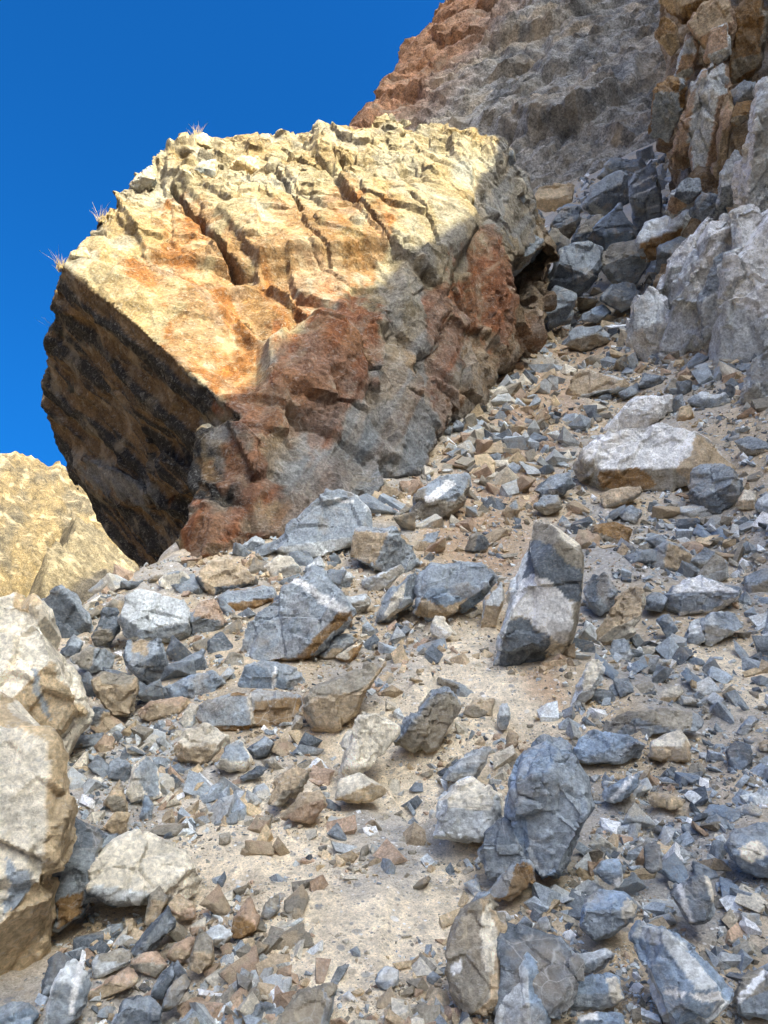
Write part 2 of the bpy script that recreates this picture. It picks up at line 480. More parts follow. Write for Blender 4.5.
# ---------------------------------------------------------------- the single rocks: kind | label | colours of the two main faces | outline | options
# outline: corners as the camera sees them (each rock gets its own distance from the slope, a thickness and facets); the gap rock's pale yellow stands in for sunlight
ROCKS = """
boulder|cream boulder with a grey seam, at the left edge above the larger cream one|ws|-70,620 0,600 14,597 28,600 44,612 52,630 60,652 75,672 88,700 90,712 80,726 60,775 30,800 -70,790|D=3.7 back=1.0 amp=.85 r=60,650,20,690 p=g:26,668 33,674 38,700 50,722 38,712 30,695 v=.1
boulder|largest cream and ochre boulder, cut off by the left edge of the picture|ws|-170,760 -60,700 0,690 22,702 45,725 58,745 66,765 60,790 48,815 46,840 50,880 52,915 45,960 38,1000 0,1010 -60,1020 -170,1000|D=2.55 back=0.8 amp=.8 r=40,730,30,1000 p=g:0,855 16,865 22,880 10,905 0,910 v=.1
rock|dark grey block standing on the skyline behind the upper cream boulder|dg|36,606 62,585 76,598 90,618 92,632 80,640 56,637 45,622|r=62,586,92,632
stone|small blue-grey wedge leaning at the foot of the skyline block|gd|60,653 73,633 84,643 80,653 66,658|
rock|dark cracked stone between the skyline block and the pale grey boulder|dk|92,637 100,618 104,608 117,610 120,630 108,646 96,646|
boulder|pale grey mottled boulder under the overhang's lower tip|lg|117,621 126,598 140,590 156,600 181,602 190,615 193,630 185,643 165,644 145,637 130,638|r=125,632,190,622 v=.3
rock|white and blue-grey block resting on the pale grey boulder|wg|159,581 166,574 183,572 191,580 188,592 178,600 165,593|r=183,573,172,598
rock|pinkish round-topped rock right of the pale grey boulder|pg|190,612 200,602 212,600 222,612 227,622 215,636 203,641 192,633|
rock|blue-grey block with a tan corner, below the pale grey boulder|gd|123,656 128,642 160,640 169,668 172,681 158,689 140,681 126,667|p=t:131,643 148,640 146,656 134,652
rock|brown and grey rock wedged beside the upper cream boulder's shoulder|kg|70,658 88,647 106,648 116,655 112,668 95,673 80,669|r=95,648,90,672
rock|tan square-faced block right of the upper cream boulder|kt|92,680 105,671 136,678 138,690 128,719 115,717 100,703|r=92,682,137,686
stone|tall cream and grey splinter left of the long two-toned slab|wg|179,722 190,703 199,705 197,723 186,731|r=199,705,188,730
rock|flat blue rock behind the long two-toned slab, on its left|gb|162,690 185,678 213,672 225,684 215,697 172,699|
rock|blue-grey rock just above the flat blue rock|gd|171,667 190,655 203,650 208,668 195,680 176,677|
stone|white chip above the tan square-faced block|cw|125,668 130,660 136,672 130,677|
rock|flat dusty tan slab lying right of the tan square-faced block|pt|135,713 150,701 185,697 196,703 181,713 150,721|
boulder|large pointed blue-grey slab in front of the leaning boulder's red foot|gl|268,549 290,530 320,500 340,492 353,495 370,512 372,530 350,548 322,555 290,557|r=272,548,368,533 v=.9 b=c:335,497,352,503,3
rock|block with a cream left face, right of the pointed slab|tg|351,557 357,531 383,528 397,528 413,545 416,560 400,576 372,567|r=389,530,376,562 v=.3
rock|tan-topped rock left of the banded slab, below the pointed slab|td|196,577 213,562 232,560 250,574 256,583 235,590 215,597 203,591|r=198,588,254,583
rock|blue-topped rock with a brown underside, left of the banded slab|go|218,598 230,590 262,584 272,588 276,600 255,609 240,618 222,611|r=219,605,274,597
boulder|big blue-grey slab crossed by a broad white band|go|236,652 248,630 262,608 290,592 298,580 312,570 326,582 340,606 352,616 345,628 318,650 300,654 270,661 245,660|r=343,606,300,652 b=c:294,580,343,612,9 v=.9 z=.3
rock|cream and grey rock in the gap under the pointed slab|wl|265,566 278,555 290,557 302,568 295,576 270,578|
stone|light grey stone at the pointed slab's left tip|lg|242,546 255,535 264,540 266,550 250,556|
rock|grey wedge just right of the white-banded slab's corner|lk|338,597 366,594 371,602 358,616 345,611|r=340,603,370,601
stone|pale angular stone under the pointed slab's right end|lg|305,567 320,556 326,565 322,576 308,579|
stone|light stone above the white band's upper end|lg|336,582 342,567 353,575 350,591 340,589|
rock|slanting slab with a cream face left and grey face right|wg|374,615 385,595 415,572 421,590 412,603 395,616 378,623|r=416,574,394,615
rock|long narrow khaki slab leaning behind the slanting cream slab|kl|364,582 378,578 401,564 403,571 380,591 367,593|
rock|blue-grey rock lying in soil right of the white-banded slab|gt|317,656 325,643 346,633 358,640 345,656 330,659|r=320,650,357,646
stone|bright cream wedge beside the trail's upper end|wo|334,658 345,650 363,642 359,651 352,663|r=346,650,352,662
rock|dark grey block left of the white-banded slab's foot|dg|205,655 208,640 222,632 236,650 226,658|
stone|khaki stone under the dark block left of the banded slab|kt|224,662 230,652 243,655 246,669 232,679|
rock|blue rock with a white split between banded slab and two-toned slab|gb|238,686 245,666 262,660 285,665 302,672 306,684 290,691 268,689 250,691|b=c:275,668,272,690,3 v=.8
boulder|long slab with a blue left half and brown right end|go|197,717 203,705 230,693 255,690 280,693 299,695 300,706 290,719 270,731 255,728 230,729 205,726|r=256,690,252,730 b=w:248,692,254,728,3 v=.8
rock|cream and tan rock in front of the long two-toned slab|wt|174,748 188,730 205,725 228,735 231,745 215,756 200,763 182,759|r=178,750,230,740 v=.1
rock|blue rock with a cream lower edge, below the two-toned slab|gw|216,766 228,745 240,742 253,760 246,771 230,771|r=218,760,252,760
stone|grey angular stone under the brown end of the two-toned slab|gd|248,749 265,735 273,745 266,756 255,759|
stone|dark flat stone beside the blue and cream rock|dg|240,777 258,765 269,768 256,779 245,781|
boulder|wide dusty slab sunk in the trail's upper part|kt|303,697 312,689 360,668 386,660 374,680 358,697 355,716 330,731 318,733 308,716|r=304,699,362,690 v=.2 z=.25
boulder|cream sandy boulder half sunk beside the trail|ww|339,772 345,745 362,712 385,717 401,730 387,745 376,755 371,767 356,777|r=362,712,352,775 v=.05
rock|low cream rock at the sunken cream boulder's foot|ws|334,801 340,780 358,772 380,784 391,791 370,802|v=.05
boulder|blue-faced wedge with a khaki front standing in pale soil|gk|394,741 410,720 430,692 448,689 461,707 456,715 440,733 436,746 420,751|r=433,690,398,741 v=.4
rock|flat khaki slab lying above the blue-faced wedge|kg|434,681 440,676 466,687 483,698 471,702 450,693|
rock|tan rock right of the blue-faced wedge|tk|461,713 475,700 495,699 491,716 475,719|
stone|grey streaked pebble standing right of the tan rock|lg|497,722 500,704 508,703 511,715 507,729 500,730|
stone|upright tan wedge just left of the big blue boulder's top|tp|504,751 509,728 519,735 516,746 509,753|
boulder|tall standing block with dark and white bands in mid-slope|wk|494,663 505,620 515,575 534,517 552,527 580,548 583,570 574,610 568,640 560,646 545,668 520,670|r=535,517,497,662 t=18,12 p=d:514,562 536,540 560,556 580,572 583,600 556,592 538,576 520,580 p=c:506,612 513,590 524,577 541,577 573,600 569,628 561,644 553,636 520,616 p=d:494,663 504,616 520,618 553,637 545,669 520,671 p=l:490,663 532,514 537,524 500,663 v=.3 back=.5
boulder|broad blue-grey rock with a dusty foot, left of the standing banded block|gb|414,614 419,577 432,564 480,563 497,578 481,596 466,608 448,621 430,619|r=416,590,494,584 t=25,8 p=t:414,616 422,598 440,605 466,600 448,622 v=.6
boulder|blocky rock with a white streak above the broad blue-grey rock|gk|408,512 420,490 440,479 467,476 469,488 462,500 450,516 430,523 415,521|p=c:424,498 449,479 456,483 440,497 428,503 v=.4
stone|pinkish stone left of the white-streaked blocky rock|pk|399,481 412,481 410,495 401,491|
rock|blue stone in the rubble below the white-streaked blocky rock|gt|413,549 425,535 441,529 433,550 420,556|
stone|small brown and dark cube left of the banded block's top|kd|465,551 470,535 480,532 491,545 480,553|r=478,533,474,552
rock|pale dusty plate leaning on the banded block's left side|lt|480,629 484,598 500,582 503,600 496,626|
stone|egg-shaped cream pebble below the broad blue-grey rock|wc|430,627 435,615 445,619 456,634 440,641 432,636|
rock|dark-topped rock left of the wide pale slab's lower corner|gd|534,490 550,476 570,471 573,485 560,497 546,497|
rock|round blue-grey stone under that dark-topped rock|gk|533,507 545,495 558,495 563,508 548,516|
rock|blue and tan stone in pinkish soil above the banded block|gt|502,512 515,498 521,508 516,521 505,520|
boulder|widest pale slab with a white top and ochre front, under the cliff|ck|575,472 585,450 610,432 660,422 690,429 715,440 735,460 741,470 720,476 700,479 680,493 650,487 620,489 595,491 580,481|r=577,470,740,466 t=48,10 p=t:700,436 735,458 735,474 690,490 676,470 p=o:600,474 640,468 660,486 605,490 v=.6
boulder|bright white slab lying on top of the widest pale slab|cc|604,431 625,405 640,397 670,396 674,405 665,418 645,429 620,431|v=.05
rock|tan and pale wedge above the bright white slab|tl|558,401 577,374 590,370 622,379 626,388 600,394 575,400|r=560,398,624,386 v=.1
stone|orange stone right of the bright white slab|so|674,426 680,408 690,405 694,415 688,426|
rock|streaked grey slab at the pale cliff's foot|lg|689,401 700,393 725,394 731,402 715,411 698,406|
rock|grey rock above the bright white slab, by the cliff|gd|638,387 645,374 666,377 661,391|
stone|brown stone between white slab and cliff foot|kg|664,392 671,379 686,384 680,398|
boulder|rounded dark blue-grey rock below the widest pale slab's right end|gd|690,487 693,470 705,465 730,468 741,482 738,496 730,509 700,511 692,501|v=.7
rock|flat-topped pale tan block under the widest pale slab|tk|600,495 612,488 640,486 643,492 629,503 605,512|r=602,506,642,493
rock|rusty brown rock left of centre under the flat-topped tan block|ok|584,541 595,525 615,522 633,530 626,545 605,551 590,549|
stone|blue stone below the flat-topped tan block|gl|619,514 630,505 643,512 636,523 622,521|
rock|rock with a blue left face and tan right face, right of the rusty rock|gt|641,561 665,540 680,543 691,555 686,568 676,574 655,569|r=669,540,662,572
stone|grey stone right of the blue and tan faced rock|gl|690,561 705,548 716,552 712,562 698,569|
rock|khaki banded stone above the long flat grey wedge|kl|697,574 715,555 726,560 729,578 715,583 700,580|
boulder|long flat grey wedge with a pale top, on the right of the slope|cg|667,591 675,583 700,577 740,587 739,598 715,611 680,614 668,606|r=668,592,740,591 v=.9
rock|pale grey half of a split rock under the flat grey wedge|lg|684,641 690,622 700,617 706,640 696,646|
rock|blue banded half of a split rock under the flat grey wedge|gl|698,621 715,612 735,612 743,628 720,641 708,649 702,636|b=l:712,612,712,645,4
rock|charcoal rock leaning on the banded block's right side|dg|583,591 592,575 605,572 615,590 616,605 600,616 588,606|
boulder|smooth tan plate sunk below the charcoal rock|tw|589,647 605,615 630,587 643,592 641,620 625,641 610,656|v=.1
stone|small blue block left of the split rock|gb|657,621 668,612 679,630 668,639|
stone|blue-grey stone left of the flat grey wedge's tip|gd|640,602 655,592 669,598 661,613 645,609|
stone|tan and grey stone behind the banded block's right edge|tg|589,566 600,558 616,570 606,574|
stone|cream stone near the right edge below the dark rounded rock|wt|734,507 745,490 755,492 757,511|
stone|pale grey stone cut by the right edge below the rounded rock|lg|755,501 768,492 778,500 775,517 757,513|
rock|grey stone cut by the right edge above the soil patch|gk|744,577 765,567 780,575 775,595 750,599|
rock|dark flat rock at the right edge, beside the widest pale slab|gk|734,441 750,436 775,445 775,456 745,456|
rock|tall whitish slab standing on its end in the soil right of centre|wl|567,712 578,685 590,657 605,662 600,680 592,700 578,709|v=.2
rock|grey and white rock above the low khaki ledge|gl|607,663 612,640 625,639 634,655 628,664 615,664|
stone|blue-grey stone left of the yellow-cream stone|gd|604,697 612,685 628,680 625,701 610,700|
stone|khaki-grey stone touching the yellow-cream stone|kg|630,701 635,685 652,682 656,692 645,703|
stone|yellow-cream stone in the blue gravel|ws|654,706 662,690 680,684 684,693 670,706|
boulder|low khaki-grey ledge across the blue gravel|kg|599,736 605,720 630,711 690,711 706,720 696,733 650,736 620,739|v=.5
boulder|veined bright blue rock under the low khaki ledge|bg|571,757 580,740 595,732 625,735 644,745 642,759 620,763 590,766|v=1
rock|speckled white and tan block below the low khaki ledge|wt|649,757 652,740 680,729 689,745 688,759 670,763|r=650,745,688,748 v=.1
rock|blue rock with a white diagonal below the veined blue rock|bg|599,796 610,785 636,774 641,785 625,799 612,803|b=c:612,800,632,777,4
rock|dark blue rock standing in tan soil near the right edge|db|726,751 735,740 751,745 751,772 740,776 728,761|
stone|light blue stone above the dark blue standing rock|bl|736,732 750,716 759,720 746,736|
stone|flat tan stone cut by the right edge|tw|757,744 768,739 778,745 770,752 760,750|
stone|greenish grey stone below the speckled block|kg|687,777 690,762 700,763 706,772 698,781|
stone|flat sandy stone below the blue rock with the white diagonal|ts|647,801 650,792 670,795 686,800 680,809 655,807|
boulder|biggest dark blue boulder in the foreground, right of the trail|bg|508,822 512,790 525,757 545,742 570,762 585,780 595,805 580,836 560,871 545,877 525,861 512,846|r=530,750,590,815 t=35,15 v=1 z=.45
rock|dark slab tucked against the biggest blue boulder's left side|dg|479,852 485,832 508,818 517,846 526,862 512,879 487,881|
rock|grey rock perched behind the biggest blue boulder's top|gb|532,747 540,738 557,737 572,745 573,760 560,768|
rock|grey and rusty stone under the biggest blue boulder|go|482,896 500,880 515,862 530,864 534,880 515,896 500,901|r=516,864,505,900
boulder|blue rock with a white corner patch, below the biggest blue boulder|bg|582,927 586,900 600,890 622,892 638,908 629,926 610,936 595,939|p=w:621,908 627,898 640,908 624,924 v=.7
rock|blue stone with a white tip above the white-cornered rock|bg|594,872 605,860 620,859 623,880 618,889 605,881|p=c:613,879 623,876 623,892 612,890
rock|dark striped rock with a white line, in the lower right|dg|671,896 678,885 705,874 713,890 714,910 705,921 690,923 680,906|b=c:679,886,691,922,4 b=w:707,876,714,900,4
boulder|long blue slab with two white flashes, at the bottom right|bl|631,937 640,924 665,929 690,945 721,980 726,1000 702,1022 675,1030 655,990 640,960|r=650,926,714,1015 t=20,10 p=l:632,936 640,922 668,929 690,948 680,954 650,942 p=c:662,987 688,993 682,999 662,994 p=c:692,992 723,991 722,1000 695,1000 v=1
rock|flat light grey stone above the arrow-shaped blue rock|lg|572,966 580,955 605,948 614,955 605,966 590,973|
rock|arrow-shaped blue rock with a white end, at the bottom|bg|561,996 570,985 605,973 618,978 624,998 600,1011 575,1011|p=w:606,979 616,976 624,998 612,1006
rock|white and blue rock cut by the bottom edge|cb|575,1030 578,1015 595,1011 622,1015 626,1030|p=b:597,1008 626,1012 628,1030 597,1030
rock|grey-brown rock with a white vein at the right bottom edge|kg|731,1002 738,990 745,975 760,967 775,975 775,1016 745,1017|b=c:740,1000,765,972,4 v=1
boulder|blue and cream rock cut by the right edge|gb|724,846 735,830 755,822 785,822 785,885 745,871 730,857|p=w:738,848 758,840 770,852 755,864 742,858 v=.6
stone|dark square stone above the dark striped rock|dg|644,867 645,845 660,844 661,870 650,873|
boulder|veined tan and grey outcrop sunk at the bottom of the trail|kt|444,972 452,935 464,908 490,894 501,920 498,1012 465,1016|p=w:481,915 490,905 497,945 493,975 483,970 p=c:450,965 462,958 460,970 452,975 v=.8 r=480,896,492,1012
boulder|dark veined rock filling the corner below the grey and rusty stone|dg|497,921 515,927 560,939 577,960 574,990 556,1012 530,1030 497,1012|v=.6
boulder|pale blue ridge-backed rock cut by the bottom edge|lb|492,1034 505,990 527,952 541,965 547,1000 552,1034|r=527,952,530,1030 v=.8
stone|small blue stone on top of the tan and grey outcrop|gb|467,906 478,892 491,892 488,906|
stone|thin white flake by the dark veined rock's top|cl|494,911 505,911 513,919 503,923|
stone|small grey stone above the dark veined rock, nearer the trail|gd|517,924 525,915 533,924 528,933|
stone|round grey stone above the dark veined rock, away from the trail|gl|537,921 547,915 551,929 541,933|
boulder|large flat pale slab in the lower left|wl|82,881 90,860 115,840 150,828 185,850 205,880 201,898 178,901 155,898 125,899 115,909 95,896|r=84,884,200,897 t=30,6 p=d:80,884 92,890 116,902 116,912 92,902 v=.1
boulder|dark slab with a white frost patch beside the left cream boulder|dg|45,818 62,808 85,828 108,836 95,850 84,872 90,892 80,912 56,926 52,880 47,845|p=c:47,820 60,815 63,835 50,856 p=o:58,900 86,888 82,912 58,928
rock|grey slab leaning between dark slab and large flat pale slab|gd|76,880 82,855 98,835 118,834 92,868 84,888|
rock|dark triangular wedge below the large flat pale slab|dg|128,955 150,936 168,904 176,926 160,941 140,957|r=168,906,140,950
rock|khaki upright stone under the large flat pale slab's corner|kt|144,927 150,895 160,886 168,900 158,922|
rock|tan rock right of the khaki upright stone|tp|167,904 178,894 196,905 196,919 180,920|
rock|dark blue-grey rock at the left cream boulder's foot|dg|41,992 48,960 60,951 71,960 61,986 50,999|
rock|grey upright slab with a white stripe, at the bottom left|lg|42,1034 52,985 68,961 80,964 89,985 86,1006 62,1034|b=c:80,964,70,1012,5 v=.3
rock|long pinkish brick-shaped stone at the bottom left|pt|88,996 95,988 128,968 138,975 136,985 97,1003|v=.05
rock|flaky khaki rock above the pinkish brick-shaped stone|kl|91,963 96,954 130,949 132,963 116,969 95,979|
rock|veined grey rock cut by the bottom edge left of centre|gd|106,1034 125,1000 150,996 161,1010 156,1034|v=1
rock|flat grey rock in the bottom left corner|gb|-10,1012 10,1002 30,1003 38,1013 26,1034 -10,1034|
rock|narrow blue-grey stone right of the pinkish brick-shaped stone|gd|149,997 160,975 172,961 176,975 163,999|
rock|leaning khaki-grey stone above the veined bottom rock|kg|160,1013 170,985 185,974 191,985 176,1008|
rock|brownish rock over the pinkish brick-shaped stone's right end|pk|130,962 140,954 156,951 166,965 156,979 136,972|
stone|pink stone right of the dark triangular wedge|pt|165,957 175,945 196,934 191,956 180,963|
rock|tall khaki stone standing among the pink stones|kt|189,960 200,929 213,940 213,961 200,974 190,970|
rock|upright brown flake standing in the lower left rubble|po|231,937 236,915 250,896 259,915 256,931 240,939|
stone|light grey stone below and left of the upright brown flake|lk|204,932 220,924 233,935 220,949 208,944|
stone|cream stone below the pale slab's right corner|wp|189,927 205,916 206,931 192,937|
stone|khaki stone right of the upright brown flake|kg|261,917 265,902 279,894 279,911 268,920|
rock|mottled grey rock with a tan side, cut by the bottom edge|kg|270,1036 300,990 330,984 336,990 326,1036|r=330,985,318,1036 v=.3
stone|pale blue stone on the dusty trail near the bottom|lb|374,982 385,965 398,970 399,986 385,991|
boulder|flaky cream and grey outcrop in the middle of the trail|wl|433,838 440,800 470,778 500,798 506,822 480,842|v=.3 r=440,806,505,812
rock|flat grey plates above the flaky outcrop|lg|443,778 460,760 491,744 487,761 471,782|
rock|tan rock sunk in the soil below the grey angular stone|tk|269,803 275,780 295,764 312,770 301,791 280,806|v=.05
rock|low tan rock touching the sunken tan rock's lower side|tp|279,818 300,795 320,789 327,805 312,822|v=.05
stone|dark block at the upper cream boulder's foot|dg|64,742 68,725 86,722 83,741 70,745|
stone|charcoal stone with a tan corner, beside the dark block|dt|86,724 95,708 111,712 108,725 95,728|r=104,709,98,727
stone|pinkish stone in the dark rubble|pt|94,747 105,734 116,738 112,753 100,756|
stone|blue-grey stone left of the split white-faced rock|gd|107,777 110,762 120,757 131,765 128,781 115,780|
rock|white-faced grey rock standing in the dark rubble|wg|126,793 133,768 146,756 158,768 162,797 146,786 131,802|r=133,770,150,800 v=.1
rock|tan fin below the dark rubble|tk|103,802 120,779 126,800 129,813 112,812|
stone|orange-tan stone above the flat pale slab|st|104,827 115,812 129,814 128,831 118,838|
stone|blue splinter right of the tan fin|bg|139,818 145,794 153,805 151,822|
stone|flat tan stone against the cream boulder, in dark rubble|tp|63,802 80,794 89,799 76,808|
stone|white pebble in the dark rubble|wc|86,787 95,775 104,780 99,789|
rock|angular khaki block roofing the dark hollow|kg|516,258 522,232 532,214 546,234 549,244 532,264|D=13.4 r=530,216,528,262
boulder|blue-grey block right of the dark hollow|gd|543,292 560,250 590,243 604,247 601,270 585,291 560,302|D=14.2 v=.7
rock|blue rock under the block right of the dark hollow|gd|543,306 555,286 576,295 571,320 550,328|D=13.8
rock|flat blue slab lying below the dark hollow's right side|bg|574,321 590,310 602,304 612,312 596,323|D=14
boulder|tall dark slab with white wavy veins, below the brown cliff|dg|631,182 640,170 655,165 661,195 661,215 646,231 636,226 630,202|D=15.2 b=l:634,186,655,176,2 b=l:636,196,656,186,2 b=l:642,210,658,206,2 v=.5
rock|dark blocky ledge left of the white-veined slab|db|585,237 600,220 620,205 636,230 641,246 610,252 595,247|D=15 v=.6
rock|slanting grey slab above the dark blocky ledge|gd|584,207 590,185 620,170 636,178 631,201 600,217|D=16
rock|khaki ledge between the pale yellow rock and dark blocky ledge|kd|567,253 580,225 600,214 612,225 596,250|D=15.4
boulder|long slab with a brown underside, left of the pale cliff|lo|638,242 645,225 685,207 702,215 692,235 662,247 646,262|D=13 r=640,243,700,222
rock|grey block under the brown-bottomed slab|gd|654,272 658,246 680,236 692,241 686,266 666,278|D=12.6
rock|dark rock below the pale yellow rock in the gap|dk|549,228 562,208 578,204 582,226 566,242|D=15.6
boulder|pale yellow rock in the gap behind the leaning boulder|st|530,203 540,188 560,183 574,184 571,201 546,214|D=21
rock|khaki slab lying at the mouth of the dark hollow|kt|508,328 520,319 541,308 547,315 531,331 515,337|D=13.4
stone|pale stone at the left of the hollow's mouth|lk|497,322 508,309 513,330 501,342|D=12.9
rock|brown-grey block above the pale cliff's left shoulder|kg|600,262 612,245 640,240 650,262 636,284 612,284|D=14.4
rock|dark block on the gully floor right of the blue slab|dg|600,300 612,284 636,284 640,300 622,312|D=13.7
rock|blue-grey rock above the gully's brown earth|gk|560,345 575,330 600,326 610,340 590,352|D=13.2
rock|dark block at the top of the gully under the mountain|dg|596,178 612,160 640,158 650,172 630,182|D=17
rock|brown block at the top of the gully, beside the boulder|kd|545,240 552,226 568,240 572,262 556,266|D=14.9
"""

CLIFF_PIECES = """
slab||lc|660,370 668,300 690,258 722,216 736,222 728,300 714,388|D=10.6 r=690,258,712,386 t=30,22 v=.5 amp=1.2
slab|broad whitish fractured limestone slab|cl|708,392 722,300 732,216 753,207 778,218 812,240 812,428 768,422 744,406|D=9.9 r=728,300,800,330 t=24,10 v=.6 amp=1.2
slab||gl|700,300 712,262 724,250 728,290 716,330 704,340|D=10.0 v=.6
block||lc|627,342 632,305 650,288 666,300 673,340 668,366 646,362|D=11.2 v=.4
block||cl|655,300 668,262 695,232 712,216 716,232 700,270 680,300|D=11.3 v=.3
slab||pl|666,168 675,140 690,92 700,70 713,64 706,110 696,150 684,178|D=12.2 r=700,70,680,175 v=.2
slab||lp|690,152 696,110 715,66 729,57 731,90 723,140 711,172 695,178|D=11.9 r=724,60,705,172 v=.2
block|rust-brown block hanging from the cliff|og|651,134 654,92 667,78 683,82 681,110 669,143|D=12.2 r=656,92,682,92 v=.1
block||ot|655,36 664,14 679,27 679,45 672,56|D=12.2 v=.1
block||to|657,2 690,-30 718,-30 722,18 706,26 690,22 674,16|D=11.9 v=.1
block||tp|688,24 700,8 726,-10 736,20 730,60 712,62 700,44|D=11.7 v=.15
block|ochre-brown recessed block|ok|728,82 734,12 764,-20 764,58 752,78 736,84|D=11.6 v=.05
block||cl|738,208 744,152 758,96 775,52 800,60 800,235 757,218|D=9.9 r=760,96,748,212 v=.3
block||lg|718,206 721,172 735,150 744,160 741,196 728,208|D=10.6 v=.4
slab||lp|664,214 672,192 690,178 700,185 692,206 674,218|D=12.0 v=.3
block||gd|731,92 744,80 756,84 754,100 736,106|D=11.2
block||ok|729,124 735,103 752,100 753,116 737,128|D=11.1 v=.1
slab||pt|714,170 720,116 730,92 734,120 727,160 718,178|D=11.5 v=.1
slab||lp|676,76 684,40 694,26 700,44 692,72 682,84|D=12.1 v=.2
slab||pl|704,60 712,30 726,24 730,54 718,66|D=11.6 v=.2
block||dg|690,212 702,192 722,196 726,214 706,228|D=11.2
block||gd|672,196 682,180 700,178 702,192 688,204|D=11.8
block||gl|742,400 752,360 775,350 790,420 768,420|D=8.7
"""
CREST_BLOCKS = """
block||kg|128,190 138,174 152,166 158,182 146,194|D=9.94 v=.1
block||tk|176,152 190,137 206,134 210,150 192,160|D=10.64 v=.1
block||tk|66,262 72,250 86,246 90,258 78,268|D=8.74 v=.1
block||kg|188,176 200,162 216,160 218,176 202,186|D=10.34 v=.1
block||ts|228,170 240,156 258,156 262,172 244,182|D=10.44 v=.1
block||ts|300,146 316,130 334,128 340,142 320,152|D=11.24 v=.1
block||kg|498,156 505,146 514,150 516,162 506,168|D=12.14 v=.1
block||kg|486,200 500,176 522,178 530,200 516,222 494,220|D=12.34 v=.2
block||gk|500,262 512,238 530,234 544,240 530,262 510,278|D=12.64 v=.2
"""

def parse(line):
    kind, label, faces, poly, opts = line.split('|')
    s = dict(kind=kind, label=label, faces=faces, poly=[tuple(map(float, a.split(','))) for a in poly.split()], bands=[], patches=[], v=None, t=None, D=None, r=None, z=0.36, back=0.6, amp=1.0)
    key = None
    for tok in opts.split():
        if '=' in tok:
            key, val = tok.split('=')
        else:
            val = tok
        if key == 'b':
            c, n = val.split(':'); s['bands'].append((c,) + tuple(map(float, n.split(','))))
        elif key == 'p':
            if ':' in val:
                c, n = val.split(':'); s['patches'].append((c, [tuple(map(float, n.split(',')))]))
            else:
                s['patches'][-1][1].append(tuple(map(float, val.split(','))))
        elif key in ('r', 't'):
            s[key] = tuple(map(float, val.split(',')))
        else:
            s[key] = float(val)
    return s

